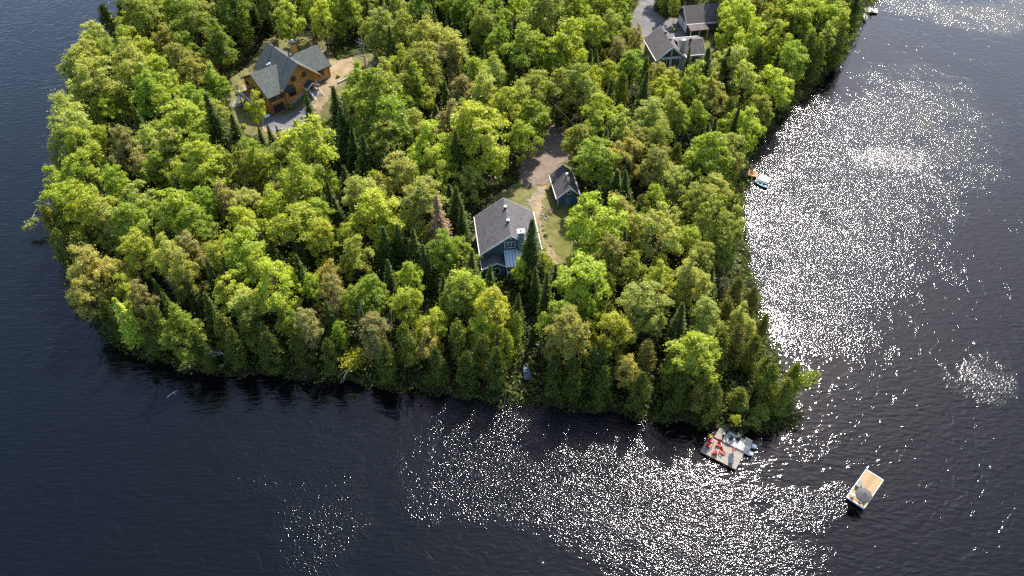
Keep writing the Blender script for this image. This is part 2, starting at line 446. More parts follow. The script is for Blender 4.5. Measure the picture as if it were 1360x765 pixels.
def build_terrain():
    gx = np.arange(-150, 190, 1.0); gy = np.arange(45, 330, 1.0)
    X, Y = np.meshgrid(gx, gy)
    Z = ground_z(X, Y)
    V = np.stack([X, Y, Z], -1).reshape(-1, 3)
    nx, ny = len(gx), len(gy)
    i = np.arange(nx * ny).reshape(ny, nx)
    F = np.stack([i[:-1, :-1], i[:-1, 1:], i[1:, 1:], i[1:, :-1]], -1).reshape(-1, 4)
    keep = Z.ravel()[F].max(1) > -3.9
    o = link('ground', np_mesh('ground', V, F[keep], 'forest_floor', True))
    tag(o, kind='structure')
    me = MB().add([(-3000, -2000, 0), (3000, -2000, 0), (3000, 4000, 0), (-3000, 4000, 0)], [(0, 1, 2, 3)]).mesh('water', 'lake_water')
    tag(link('water', me), kind='structure')
    # lake bed under the water, so that the sheet does not hang over nothing
    me = MB().add([(-3000, -2000, -4.2), (3000, -2000, -4.2), (3000, 4000, -4.2), (-3000, 4000, -4.2)], [(0, 1, 2, 3)]).mesh('lake_bed', 'forest_floor')
    tag(link('lake_bed', me), kind='structure')
build_terrain()

def sheet(name, poly, mat, lift, step=0.25, rag=0.35, seed=0):
    """a ground cover that follows the terrain, with ragged edges"""
    xs = [p[0] for p in poly]; ys = [p[1] for p in poly]
    gx = np.arange(min(xs) - 1, max(xs) + 1, step); gy = np.arange(min(ys) - 1, max(ys) + 1, step)
    X, Y = np.meshgrid(gx, gy)
    wx = rag * (np.sin(X * 2.1 + seed) * np.cos(Y * 1.7 + 2 * seed) + 0.6 * np.sin(X * 5.3 + Y * 4.1 + seed))
    wy = rag * (np.cos(X * 1.9 + 3 * seed) * np.sin(Y * 2.3 + seed) + 0.6 * np.cos(X * 4.7 - Y * 5.1))
    m = inside(X + wx, Y + wy, poly)
    Z = ground_z(X, Y) + lift
    V = np.stack([X, Y, Z], -1).reshape(-1, 3)
    i = np.arange(X.size).reshape(X.shape)
    F = np.stack([i[:-1, :-1], i[:-1, 1:], i[1:, 1:], i[1:, :-1]], -1).reshape(-1, 4)
    F = F[m.ravel()[F].all(1)]
    used, inv = np.unique(F, return_inverse=True)
    o = link(name, np_mesh(name, V[used], inv.reshape(F.shape), mat, True))
    return tag(o, kind='structure')

CLEARING_LOG = [(-67.43, 166.81), (-65.33, 172.3), (-63.45, 180.21), (-63.44, 187.03), (-52.87, 187.03), (-46.41, 183.96), (-41.76, 170.91), (-34.28, 176.56), (-31.41, 170.91), (-38.37, 157.72), (-39.99, 150.41), (-45.64, 144.61), (-50.1, 140.71), (-56.36, 141.26), (-63.49, 151.0)]
CLEARING_BLUE = [(-7.88, 115.89), (-2.72, 124.15), (1.54, 128.02), (0.63, 135.12), (4.92, 143.23), (9.36, 148.08), (12.74, 136.17), (14.01, 125.58), (12.11, 118.57), (11.36, 104.75), (7.52, 102.19), (4.96, 103.76), (1.75, 98.75), (-3.25, 99.89), (-7.46, 104.16)]
CLEARING_CHALET = [(30.47, 194.5), (34.0, 205.03), (36.2, 213.55), (40.83, 213.55), (38.13, 202.01), (40.7, 196.96), (44.41, 197.79), (46.5, 194.5), (52.32, 190.48), (49.4, 174.02), (45.39, 169.85), (39.84, 169.16), (33.09, 173.32), (31.38, 184.66)]
sheet('yard_ground', CLEARING_LOG, 'dry_grass', 0.05, seed=1)
sheet('dirt_yard', [(-63.96, 163.5), (-61.76, 165.48), (-57.6, 151.0), (-54.18, 144.61), (-49.13, 142.37), (-44.2, 145.75), (-41.92, 154.01), (-40.09, 162.19), (-37.3, 167.49), (-38.42, 173.0), (-42.6, 171.6), (-45.71, 177.28), (-45.08, 166.81), (-45.7, 157.1), (-50.52, 151.0), (-57.26, 151.0)], 'dirt', 0.09, seed=2)
sheet('asphalt_driveway', [(-56.25, 151.0), (-54.55, 146.32), (-51.11, 144.05), (-46.84, 145.75), (-44.69, 150.41), (-44.64, 154.01), (-47.25, 155.24), (-49.91, 152.2)], 'asphalt', 0.13, seed=3, rag=0.2)
sheet('lawn', CLEARING_BLUE, 'dry_grass', 0.05, seed=4)
sheet('mown_lawn', [(7.22, 122.73), (11.86, 119.48), (11.08, 104.75), (9.37, 103.76), (7.73, 107.79), (6.69, 115.22)], 'lawn', 0.09, seed=5)
sheet('gravel_driveway', [(1.26, 134.08), (2.89, 138.3), (4.89, 141.57), (6.36, 148.37), (7.57, 155.55), (9.92, 154.02), (10.36, 148.08), (12.09, 142.4), (12.69, 135.12), (9.75, 133.05), (8.31, 128.02), (7.03, 126.55), (4.88, 126.07), (3.04, 125.1), (1.54, 128.02)], 'gravel', 0.13, seed=6, rag=0.2)
sheet('dirt_path', [(5.2, 126.55), (7.34, 126.55), (6.28, 121.32), (5.41, 116.33), (6.29, 111.55), (8.09, 106.16), (8.81, 103.37), (7.69, 102.98), (5.9, 107.79), (4.78, 114.13), (3.54, 118.57), (3.0, 121.79)], 'dirt', 0.09, seed=7)
sheet('chalet_yard', CLEARING_CHALET, 'dry_grass', 0.05, seed=8)
sheet('chalet_driveway', [(30.87, 194.5), (33.86, 203.73), (37.04, 213.55), (40.41, 213.55), (38.03, 201.15), (40.59, 196.13), (44.29, 196.96), (44.72, 194.5), (45.31, 188.12), (42.89, 183.52), (35.06, 186.57), (32.28, 185.8)], 'asphalt', 0.13, seed=9, rag=0.25)

# ------------------------------------------------------------------ building helpers
def gable_roof(parent, mat, xl, xr, xc, y0, y1, zl, zr, zc, th=0.2, axis='y', trim='white_paint', name='roof'):
    """two slopes meeting at a ridge; the ridge runs along axis. Eave left (xl, zl), right (xr, zr), ridge (xc, zc)"""
    def pt(a, b, z): return (a, b, z) if axis == 'y' else (b, a, z)
    m = MB()
    if axis == 'y':
        m.slab(pt(xl, y0, zl), pt(xc, y0, zc), pt(xc, y1, zc), pt(xl, y1, zl), th)
        m.slab(pt(xc, y0, zc), pt(xr, y0, zr), pt(xr, y1, zr), pt(xc, y1, zc), th)
    else:
        m.slab(pt(xl, y1, zl), pt(xc, y1, zc), pt(xc, y0, zc), pt(xl, y0, zl), th)
        m.slab(pt(xc, y1, zc), pt(xr, y1, zr), pt(xr, y0, zr), pt(xc, y0, zc), th)
    roof = m.build(name, mat, parent, roofuv=True)
    if trim:
        t = MB(); e = 0.03
        for yy in (y0, y1):
            s = -1 if yy == y0 else 1
            a, b = sorted((yy, yy + s * e))
            for (xa, za), (xb, zb) in (((xl, zl), (xc, zc)), ((xc, zc), (xr, zr))):
                ps = []
                for q in (a, b):
                    ps.append([pt(xa, q, za + .03), pt(xb, q, zb + .03), pt(xb, q, zb - th - .12), pt(xa, q, za - th - .12)])
                t.hexa([ps[0][3], ps[0][2], ps[1][2], ps[1][3], ps[0][0], ps[0][1], ps[1][1], ps[1][0]])
        for xa, za, s in ((xl, zl, -1), (xr, zr, 1)):
            a, b = sorted((xa, xa + s * 0.09))
            if axis == 'y': t.box(a, b, y0, y1, za - th - .1, za + .01)
            else: t.box(y0, y1, a, b, za - th - .1, za + .01)
        t.build('fascia', trim, roof)
    return roof

def window(parent, face, u, z, w, h, plane, frame='white_paint', bars=(1, 1), name='window'):
    """window centred at u along the wall, z up; face '-y', '+y', '-x' or '+x' at coordinate plane"""
    s = -1 if face[0] == '-' else 1
    def bx(m, u0, u1, z0, z1, d0, d1):
        a, b = sorted((plane + s * d0, plane + s * d1))
        if face[1] == 'y': m.box(u0, u1, a, b, z0, z1)
        else: m.box(a, b, u0, u1, z0, z1)
    f = MB(); t = 0.09
    u0, u1, z0, z1 = u - w / 2, u + w / 2, z - h / 2, z + h / 2
    bx(f, u0 - t, u1 + t, z1, z1 + t, 0, .07); bx(f, u0 - t, u1 + t, z0 - t, z0, 0, .07)
    bx(f, u0 - t, u0, z0, z1, 0, .07); bx(f, u1, u1 + t, z0, z1, 0, .07)
    for i in range(1, bars[0]): bx(f, u0 + w * i / bars[0] - .035, u0 + w * i / bars[0] + .035, z0, z1, 0, .06)
    for i in range(1, bars[1]): bx(f, u0, u1, z0 + h * i / bars[1] - .03, z0 + h * i / bars[1] + .03, 0, .055)
    o = f.build(name, frame, parent)
    for i in range(bars[0]):
        g = MB(); bx(g, u0 + w * i / bars[0] + .001, u0 + w * (i + 1) / bars[0] - .001, z0, z1, 0, .03); g.build('pane', 'window_glass', o)
    return o

def vent_pipe(parent, x, y, z0, z1, r, mat):
    v = MB().tube([(x, y, z0), (x, y, z1)], r, 8).build('vent_pipe', mat, parent)
    MB().tube([(x, y, z1 + .001), (x, y, z1 + .1)], r * 1.35, 8).build('vent_cap', mat, v)

# ------------------------------------------------------------------ log house
def log_house():
    h = thing('log_house', 'orange log house with grey-green cross-gabled roof in a dirt clearing', 'house', (-50.5, 159, 4.0), 43)
    def gw(xl, xr, y0, y1, zb, ze, xc, zc): return [(xl, zb), (xr, zb), (xr, ze), (xc, zc), (xl, ze)]
    w = MB()
    w.prism(gw(-3.6, 5.0, 0, 0, -.3, 5.75, .7, 9.85), 'y', -2.9, 8.0)
    w.prism([(-3.2, -.3), (7.5, -.3), (7.5, 4.8), (2.2, 7.85), (-3.2, 4.8)], 'x', -7.5, -3.58)
    w.prism([(-1.4, -.3), (7.4, -.3), (7.4, 5.3), (3.0, 8.05), (-1.4, 5.3)], 'x', 4.98, 9.5)
    w.build('wall', 'log_wood', h)
    f = MB(); f.prism([(-3.6, -.4), (4.99, -.4), (4.99, 2.2), (.4, 2.0), (-3.6, .7)], 'y', -2.96, -2.9)
    f.box(-7.55, -3.6, -3.26, -3.2, -.4, .18); f.prism([(4.98, .5), (9.54, .5), (9.54, 2.6), (4.98, 2.4)], 'y', -1.46, -1.4)
    f.build('foundation', 'concrete', h)
    gable_roof(h, 'roof_green', -4.3, 5.7, .7, -4.2, 8.8, 5.2, 5.2, 10.05, trim='timber')
    gable_roof(h, 'roof_green', -3.75, 8.1, 2.2, -7.95, -1.0, 4.75, 4.75, 8.15, axis='x', trim='dark_trim')
    gable_roof(h, 'roof_green', -2.0, 8.0, 3.0, 1.0, 9.95, 5.15, 5.15, 8.35, axis='x', trim='dark_trim')
    ch = MB().box(4.1, 5.2, 3.7, 4.8, 5, 10.2).build('chimney', 'log_wood', h)
    MB().box(3.98, 5.32, 3.58, 4.92, 10.2, 10.5).build('chimney_cap', 'black_metal', ch)
    MB().tube([(4.65, 4.25, 10.5), (4.65, 4.25, 11.0)], .22, 8).build('flue', 'aluminium', ch)
    for x, y, z0, z1, r, m in ((1.05, 6.5, 9.2, 10.9, .14, 'black_metal'), (1.1, 0.0, 9.2, 10.9, .14, 'black_metal'), (-3.0, 3.2, 7, 8.2, .16, 'aluminium'), (-2.6, 2.9, 7, 8.5, .2, 'aluminium')):
        vent_pipe(h, x, y, z0, z1, r, m)
    # front of the main gable
    for u, z in ((-.6, 6.3), (2.2, 6.3)): window(h, '-y', u, z, 0.95, 1.0, -2.9, 'dark_trim', (2, 1))
    window(h, '-y', -1.5, 3.1, 1.7, 1.3, -2.9, 'dark_trim', (2, 2))
    # left wing: windows above a garage door
    window(h, '-y', -6.55, 3.75, 1.4, 1.0, -3.2, 'dark_trim', (2, 1)); window(h, '-y', -4.75, 3.75, 1.4, 1.0, -3.2, 'dark_trim', (2, 1))
    d = MB().box(-6.9, -4.4, -3.29, -3.265, .18, 2.2).build('garage_door', 'black_metal', h)
    for i in range(4): MB().box(-6.88, -4.42, -3.31, -3.292, .2 + .5 * i, .66 + .5 * i).build('panel', 'dark_trim', d)
    t = MB(); t.box(-7.1, -6.92, -3.33, -3.2, .18, 2.4); t.box(-4.38, -4.2, -3.33, -3.2, .18, 2.4); t.box(-7.1, -4.2, -3.33, -3.2, 2.4, 2.6); t.build('door_surround', 'timber', h)
    for x in (-7.62, -3.75): MB().box(x, x + .26, -3.42, -3.16, -.2, 4.75).build('corner_post', 'timber', h)
    # right wing
    window(h, '-y', 7.2, 3.9, 1.5, 1.1, -1.4, 'dark_trim', (2, 1)); window(h, '+x', 3.0, 4.0, 1.6, 1.2, 9.5, 'dark_trim', (2, 1))
    MB().box(9.36, 9.62, -1.52, -1.26, 1.2, 5.1).build('corner_post', 'timber', h)
    # left gable end with deck
    for u in (0.4, 3.4, 5.8): window(h, '-x', u, 3.6, 1.5, 1.7, -7.5, 'dark_trim', (2, 1))
    dk = MB().box(-10.2, -7.52, -.8, 6.6, 2.1, 2.3).build('deck', 'timber', h)
    for y in (-.6, 2.9, 6.4):
        MB().box(-10.1, -9.9, y - .1, y + .1, -.2, 4.6).build('post', 'timber', dk)
    rl = MB()
    for z in (2.7, 3.25): rl.box(-10.15, -10.07, -.75, 6.55, z, z + .08)
    rl.box(-10.15, -7.55, 6.5, 6.58, 3.25, 3.33); rl.box(-10.15, -7.55, -.78, -.7, 3.25, 3.33)
    for i in range(24): rl.box(-10.13, -10.09, -.7 + i * .31, -.66 + i * .31, 2.3, 3.25)
    rl.build('railing', 'white_paint', dk)
    MB().slab((-10.5, -1.0, 4.55), (-7.5, -1.0, 5.2), (-7.5, 6.8, 5.2), (-10.5, 6.8, 4.55), .12).build('deck_roof', 'roof_green', h, roofuv=True) if False else None
    st = MB()
    for i in range(8): st.box(-10.1 - .28 * (i + 1), -10.1 - .28 * i, 5.2, 6.4, 2.1 - .26 * (i + 1), 2.3 - .26 * (i + 1))
    st.box(-12.4, -10.2, 5.14, 5.2, .2, .35)
    st.build('deck_stairs', 'white_paint', dk)
    # porch gable and front stairs
    gable_roof(h, 'roof_green', 1.35, 4.55, 2.95, -4.7, -2.9, 3.55, 3.55, 4.65, .12, trim='white_paint', name='porch_roof')
    for x in (1.6, 4.2): MB().box(x, x + .16, -4.5, -4.34, 1.0, 3.6).build('post', 'timber', h)
    MB().box(2.45, 3.4, -2.97, -2.9, 2.45, 4.0).build('door', 'dark_trim', h)
    MB().box(1.7, 4.2, -4.6, -2.97, 2.2, 2.4).build('landing', 'grey_planks', h)
    sr = MB().box(1.9, 4.0, -4.7, -4.62, .5, 2.2).build('stairs', 'grey_planks', h)
    for i in range(8): MB().box(1.85, 4.05, -4.62 - .32 * (i + 1), -4.64 - .32 * i, 2.14 - .17 * (i + 1), 2.2 - .17 * (i + 1)).build('step', 'white_planks', sr)
    for x in (1.78, 4.06):
        rl = MB(); rl.slab((x, -7.3, 1.85), (x + .07, -7.3, 1.85), (x + .07, -4.62, 3.25), (x, -4.62, 3.25), .08)
        for i in range(10):
            y = -7.25 + i * .29; z = .75 + (y + 7.3) * .53
            rl.box(x + .02, x + .05, y, y + .04, z, z + 1.08)
        rl.build('railing', 'white_paint', sr)
log_house()

# ------------------------------------------------------------------ blue house
def blue_house():
    h = thing('blue_house', 'slate-blue house with grey gable roof and pale metal porch roof', 'house', (-0.9, 107.7, 4.0), 7.5)
    w = MB(); w.prism([(-5, -.4), (5, -.4), (5, 4.2), (0, 7.78), (-5, 4.2)], 'y', -4.75, 4.75)
    w.box(1.9, 4.7, 4.74, 5.9, -.4, 4.0)
    w.build('wall', 'dark_blue_siding', h)
    MB().box(-5.06, 5.06, -4.81, 4.81, -.5, .35).build('foundation', 'concrete', h)
    gable_roof(h, 'roof_grey', -5.55, 5.6, 0, -5.2, 5.2, 4, 4, 8)
    MB().slab((1.7, 5.2, 6.3), (5.1, 5.2, 4.25), (5.1, 6.15, 4.1), (1.7, 6.15, 6.15), .15).build('rear_roof', 'roof_grey', h, roofuv=True)
    # lower wing at the front
    lw = MB(); lw.prism([(-5.0, -.4), (-1.25, -.4), (-1.25, 2.6), (-2.9, 3.5), (-5.0, 2.5)], 'y', -7.1, -4.74); lw.build('front_wing_wall', 'dark_blue_siding', h)
    gable_roof(h, 'roof_grey', -5.45, -.95, -2.8, -7.5, -4.75, 2.5, 2.75, 3.85, .15, name='front_wing_roof')
    window(h, '-y', -3.1, 1.5, 1.6, 1.3, -7.1, bars=(2, 1))
    # gable: triple window, round vent, corner boards
    window(h, '-y', -.1, 5.4, 1.75, 1.15, -4.75, bars=(3, 2))
    MB().tube([(0, -4.74, 7.0), (0, -4.83, 7.0)], .2, 10).build('gable_vent', 'white_paint', h)
    for x in (-5.04, 4.9): MB().box(x, x + .14, -4.84, -4.76, .36, 4.0).build('corner_board', 'white_paint', h)
    window(h, '-y', 3.6, 2.4, 1.3, 1.5, -4.75, bars=(2, 1)); window(h, '-x', 1.0, 2.3, 1.4, 1.3, -5, bars=(2, 1)); window(h, '-x', -2.6, 2.3, 1.4, 1.3, -5, bars=(2, 1))
    window(h, '+x', 2.0, 2.3, 1.5, 1.3, 5, bars=(2, 1))
    c = MB().box(1.3, 2.3, -5.55, -4.76, -.4, 8.7).build('chimney', 'blue_siding', h)
    MB().box(1.15, 2.45, -5.7, -4.6, 8.7, 8.85).build('chimney_cap', 'white_paint', c)
    MB().tube([(1.8, -5.15, 8.85), (1.8, -5.15, 9.15)], .16, 8).build('flue', 'black_metal', c)
    for y in (2.3, -1.5):
        v = MB().box(-.2, .2, y - .2, y + .2, 7.5, 8.35).build('vent', 'black_metal', h)
        MB().box(-.24, .24, y - .24, y + .24, 8.35, 8.47).build('vent_cap', 'white_paint', v)
    for x, y in ((-3.9, -3.1), (2.7, 1.0)):
        z = 8 - 4 * abs(x) / 5.55; MB().tube([(x, y, z - .1), (x, y, z + .3)], .07, 6).build('vent_pipe', 'black_metal', h)
    # screened porch under a standing-seam roof
    p = MB(); p.box(-1.0, 1.8, -7.6, -4.76, .9, 1.1)
    for x in (-1.0, .4, 1.66):
        p.box(x, x + .14, -7.6, -7.46, -.4, 3.0)
    p.box(-1.0, 1.8, -7.62, -7.5, 2.75, 2.98); p.box(-1.0, 1.8, -7.62, -7.5, 1.1, 1.75)
    p.box(-1.0, -.9, -7.5, -4.8, 1.1, 1.75); p.box(1.7, 1.8, -7.5, -4.8, 1.1, 1.75)
    po = p.build('porch', 'white_paint', h)
    for a, b in ((-.86, .4), (.54, 1.66)): MB().box(a, b, -7.56, -7.53, 1.75, 2.75).build('screen', 'window_glass', po)
    MB().box(-.97, -.93, -7.4, -4.8, 1.76, 3.1).build('screen', 'window_glass', po)
    ry = lambda y: 4.25 - (-4.76 - y) * .39
    m = MB().slab((-1.2, -7.95, ry(-7.95)), (2.05, -7.95, ry(-7.95)), (2.05, -4.78, ry(-4.78)), (-1.2, -4.78, ry(-4.78)), .08).build('metal_roof', 'metal_roof', h)
    for i in range(6):
        x = -1.05 + i * .56
        MB().slab((x, -7.96, ry(-7.96) + .05), (x + .24, -7.96, ry(-7.96) + .05), (x + .24, -4.79, ry(-4.79) + .05), (x, -4.79, ry(-4.79) + .05), .045).build('roof_panel', 'metal_rib', m)
blue_house()

def blue_shed():
    h = thing('blue_shed', 'small blue shed with grey gable roof beside the gravel yard', 'shed', (10.7, 123.7, 4.0), 9)
    MB().prism([(-2.3, -.3), (1.7, -.3), (1.7, 2.75), (0, 4.3), (-2.3, 2.3)], 'y', -3.35, 3.35).build('wall', 'dark_blue_siding', h)
    gable_roof(h, 'roof_shed', -2.65, 2.0, 0, -3.75, 3.75, 2.2, 2.75, 4.5, .14)
    window(h, '-y', -.1, 3.15, .55, .6, -3.35)
    window(h, '-x', .2, 1.3, 1.0, .9, -2.3, bars=(2, 1))
    MB().box(-.9, .2, -3.42, -3.35, -.1, 1.95).build('door', 'blue_siding', h)
    MB().box(-2.34, -2.2, -3.42, -3.36, 0, 2.1).build('corner_board', 'white_paint', h)
    v = MB().tube([(.1, .1, 4.2), (.1, .1, 5.0)], .12, 8).build('vent_pipe', 'aluminium', h)
    MB().tube([(.1, .1, 5.0), (.1, .1, 5.16)], .24, 8).build('vent_cap', 'white_paint', v)
blue_shed()

def chalet():
    h = thing('chalet', 'brown-roofed sage green chalet with tall triangular gable windows', 'house', (37, 171.9, 4.0), 10)
    zr = lambda x: 7.25 - (x - .25) * 3.3 / 3.75 if x > .25 else 7.25 - (.25 - x) * 3.3 / 3.75
    w = MB(); w.prism([(-3.2, -.3), (3.7, -.3), (3.7, zr(3.7) - .3), (.25, 6.95), (-3.2, zr(-3.2) - .3)], 'y', -2.5, 6.8)
    w.prism([(-1.1, -.3), (4.6, -.3), (4.6, 4.75), (1.7, 5.75), (-1.1, 3.85)], 'x', 3.68, 8.9)
    w.build('wall', 'sage_siding', h)
    gable_roof(h, 'roof_brown', -3.55, 4.05, .25, -3.1, 7.2, 3.95, 3.95, 7.3)
    gable_roof(h, 'roof_brown', -1.6, 5.1, 1.7, 3.0, 9.3, 3.7, 4.8, 6.0, axis='x')
    for s in (-1, 1):
        for i, (a, b) in enumerate(((.22, .85), (.92, 1.5), (1.57, 2.2))):
            za, zb = zr(.25 + a) - .75, zr(.25 + b) - .75
            xs = [.25 + s * a, .25 + s * b]
            f = MB(); o = .1
            f.prism([(xs[0] - s * o * .6, 4.3), (xs[1] + s * o * .6, 4.3), (xs[1] + s * o * .6, zb + .06), (xs[0] - s * o * .6, za + .2)][::s], 'y', -2.55, -2.5)
            fo = f.build('window', 'white_paint', h)
            MB().prism([(xs[0], 4.42), (xs[1], 4.42), (xs[1], zb), (xs[0], za)][::s], 'y', -2.58, -2.551).build('pane', 'window_glass', fo)
        window(h, '-y', .25 + s * 1.25, 2.7, 1.9, 2.2, -2.5, bars=(3, 1))
        b = MB().box(.25 + s * 1.25 - 1.3, .25 + s * 1.25 + 1.3, -2.62, -2.5, 3.95, 4.15).build('trim_board', 'white_paint', h)
    MB().box(.1, .4, -2.6, -2.5, -.2, 6.6).build('center_post', 'sage_siding', h)
    window(h, '-y', 6.9, 2.4, 2.7, 1.8, -1.1, bars=(4, 1))
    bal = MB().box(5.0, 9.0, -2.9, -1.12, .8, 1.0).build('balcony', 'grey_planks', h)
    r = MB(); r.box(5.0, 9.0, -2.95, -2.87, 1.85, 1.95); r.box(5.0, 5.08, -2.9, -1.15, 1.85, 1.95)
    for i in range(21): r.box(5.02 + i * .197, 5.06 + i * .197, -2.93, -2.89, 1.0, 1.85)
    for x in (5.0, 7.0, 8.9): r.box(x, x + .1, -2.96, -2.86, -.3, 1.95)
    r.build('railing', 'white_paint', bal)
    c = MB().box(2.9, 3.8, -1.5, -.7, 3, 7.6).build('chimney', 'sage_siding', h)
    MB().box(2.84, 3.86, -1.56, -.64, 7.6, 7.72).build('chimney_cap', 'concrete', c)
    for x, y, z in ((.45, 3.6, 7.1), (.6, .4, 7.0), (6.2, 1.6, 5.9)): MB().box(x - .22, x + .22, y - .22, y + .22, z - .3, z + .5).build('vent', 'black_metal', h)
    window(h, '-x', 1.5, 2.0, 1.4, 1.2, -3.2, bars=(2, 1)); window(h, '-x', 4.6, 2.0, 1.4, 1.2, -3.2, bars=(2, 1))
chalet()

def garage():
    h = thing('garage', 'detached garage with two white doors behind the chalet', 'garage', (47, 190, 4.0), 10)
    MB().prism([(-1.3, -.3), (5.8, -.3), (5.8, 3.1), (2.3, 5.7), (-1.3, 3.1)], 'x', -2.4, 6.5).build('wall', 'dark_siding', h)
    gable_roof(h, 'roof_brown', -1.7, 6.2, 2.3, -2.95, 6.9, 2.95, 2.95, 6.0, axis='x')
    for y in (.6, 3.9):
        d = MB().box(-2.46, -2.4, y - 1.35, y + 1.35, 0, 2.3).build('garage_door', 'white_paint', h)
        for i in range(4): MB().box(-2.49, -2.461, y - 1.3, y + 1.3, .04 + .57 * i, .56 + .57 * i).build('panel', 'white_paint', d)
    window(h, '-x', 2.3, 4.1, .7, .7, -2.4)
    MB().slab((-2.7, -4.2, 2.45), (2.2, -4.2, 2.45), (2.2, -1.75, 2.95), (-2.7, -1.75, 2.95), .14).build('lean_to_roof', 'roof_brown', h, roofuv=True)
    for x in (-2.5, -.2, 2.0): MB().box(x, x + .15, -4.05, -3.9, -.2, 2.35).build('post', 'white_paint', h)
    MB().box(3.0, 3.3, 2.2, 2.5, 5.5, 6.6).build('vent', 'black_metal', h)
garage()

# ------------------------------------------------------------------ docks, boats and what stands on them
def plank_deck(name, label, cat, loc, rz, L, Wd, mat, frame_mat, pw=0.15, rim=None, z=0.45, along='x'):
    """floating platform: planks laid across, on a frame; origin at its middle on the water"""
    d = thing(name, label, cat, loc, rz)
    fr = MB()
    for y in (-Wd / 2 + .06, 0, Wd / 2 - .06): fr.box(-L / 2 + .02, L / 2 - .02, y - .05, y + .05, z - .24, z - .04)
    for x in (-L / 2 + .07, L / 2 - .07): fr.box(x - .05, x + .05, -Wd / 2 + .12, Wd / 2 - .12, z - .23, z - .045)
    fr.build('frame', frame_mat, d)
    for y in (-Wd / 3, Wd / 3):
        MB().tube([(-L / 2 + .2, y, .05), (L / 2 - .2, y, .05)], .19, 8).build('float', 'black_metal', d)
    n = int(L / pw); pw = L / n
    me = MB().box(-pw / 2 + .008, pw / 2 - .008, -Wd / 2, Wd / 2, z - .04, z).mesh('plank', mat)
    rnd = random.Random(len(label))
    for i in range(n):
        p = link('plank', me, d); p.location = (-L / 2 + (i + .5) * pw, rnd.uniform(-.015, .015), rnd.uniform(-.004, .004)); p.rotation_euler = (rnd.uniform(-.002, .002), 0, rnd.choice((0, math.pi)))
    if rim:
        b = MB(); e = .09
        b.box(-L / 2 - e, L / 2 + e, -Wd / 2 - e, -Wd / 2 - .02, z - .2, z + .05); b.box(-L / 2 - e, L / 2 + e, Wd / 2 + .02, Wd / 2 + e, z - .2, z + .05)
        b.box(-L / 2 - e, -L / 2 - .01, -Wd / 2 - .02, Wd / 2 + .02, z - .2, z + .05); b.box(L / 2 + .01, L / 2 + e, -Wd / 2 - .02, Wd / 2 + .02, z - .2, z + .05)
        b.build('rim', rim, d)
    return d

def adirondack(loc, rz, label, mat='red_paint', cat='chair', group='red chairs on the swim dock'):
    c = thing('deck_chair', label, cat, loc, rz, group)
    s = MB()
    for i in range(5): s.slab((-.27, -.30 + i * .12, .36 - i * .035), (.27, -.30 + i * .12, .36 - i * .035), (.27, -.20 + i * .12, .33 - i * .035), (-.27, -.20 + i * .12, .33 - i * .035), .025)
    s.build('seat', mat, c)
    b = MB()
    for i in range(5):
        x = -.25 + i * .105; t = .95 - .05 * abs(i - 2)
        b.slab((x, .27, .18), (x + .09, .27, .18), (x + .09, .58, t), (x, .58, t), .025)
    b.build('backrest', mat, c)
    for x in (-.4, .28): MB().box(x, x + .12, -.36, .38, .55, .58).build('armrest', mat, c)
    for x in (-.36, .30):
        MB().box(x, x + .06, -.33, -.26, 0, .55).build('leg', mat, c); MB().box(x, x + .06, .30, .37, 0, .55).build('leg', mat, c)
    return c

def lounger(loc, rz, label):
    c = thing('sun_lounger', label, 'lounger', loc, rz)
    MB().box(-.32, .32, -.95, .35, .3, .36).build('seat', 'navy_fabric', c)
    MB().slab((-.32, .36, .36), (.32, .36, .36), (.32, .95, .72), (-.32, .95, .72), .05).build('backrest', 'navy_fabric', c)
    for x in (-.3, .24):
        for y in (-.85, .25): MB().box(x, x + .06, y, y + .06, 0, .3).build('leg', 'aluminium', c)
    return c

DK = (32.15, 65.95); DRZ = -33.0; DZ = .45
plank_deck('swim_dock', 'weathered grey plank swim dock with red chairs off the wooded point', 'dock', (*DK, 0), DRZ, 5.75, 3.25, 'grey_planks', 'timber')
def dk(x, y): a = R(DRZ); return (DK[0] + x * math.cos(a) - y * math.sin(a), DK[1] + x * math.sin(a) + y * math.cos(a))
for (x, y), rz, lb in (((-2.25, .95), 150, 'red slatted deck chair at the shoreward corner of the swim dock'), ((-2.15, -.1), 165, 'red slatted deck chair in the middle of the dock end'),
                       ((-.95, .85), 20, 'red slatted deck chair beside the gangway of the swim dock'), ((-.9, -.75), 200, 'red slatted deck chair at the lake edge of the swim dock'),
                       ((.05, -.05), 60, 'red slatted deck chair in the middle of the swim dock')):
    adirondack((*dk(x, y), DZ), DRZ + rz, lb)
lounger((*dk(1.65, -.55), DZ), DRZ + 200, 'dark lounger lying on the outer half of the swim dock')
def towel_post():
    p = thing('rescue_ring_post', 'short red post standing on the outer edge of the swim dock', 'post', (*dk(1.35, 1.05), DZ), DRZ)
    MB().box(-.06, .06, -.06, .06, 0, 1.1).build('post', 'red_paint', p)
    MB().tube([(.3 * math.cos(a * math.pi / 8), -.1, .8 + .3 * math.sin(a * math.pi / 8)) for a in range(17)], .06, 6).build('ring', 'red_paint', p)
towel_post()
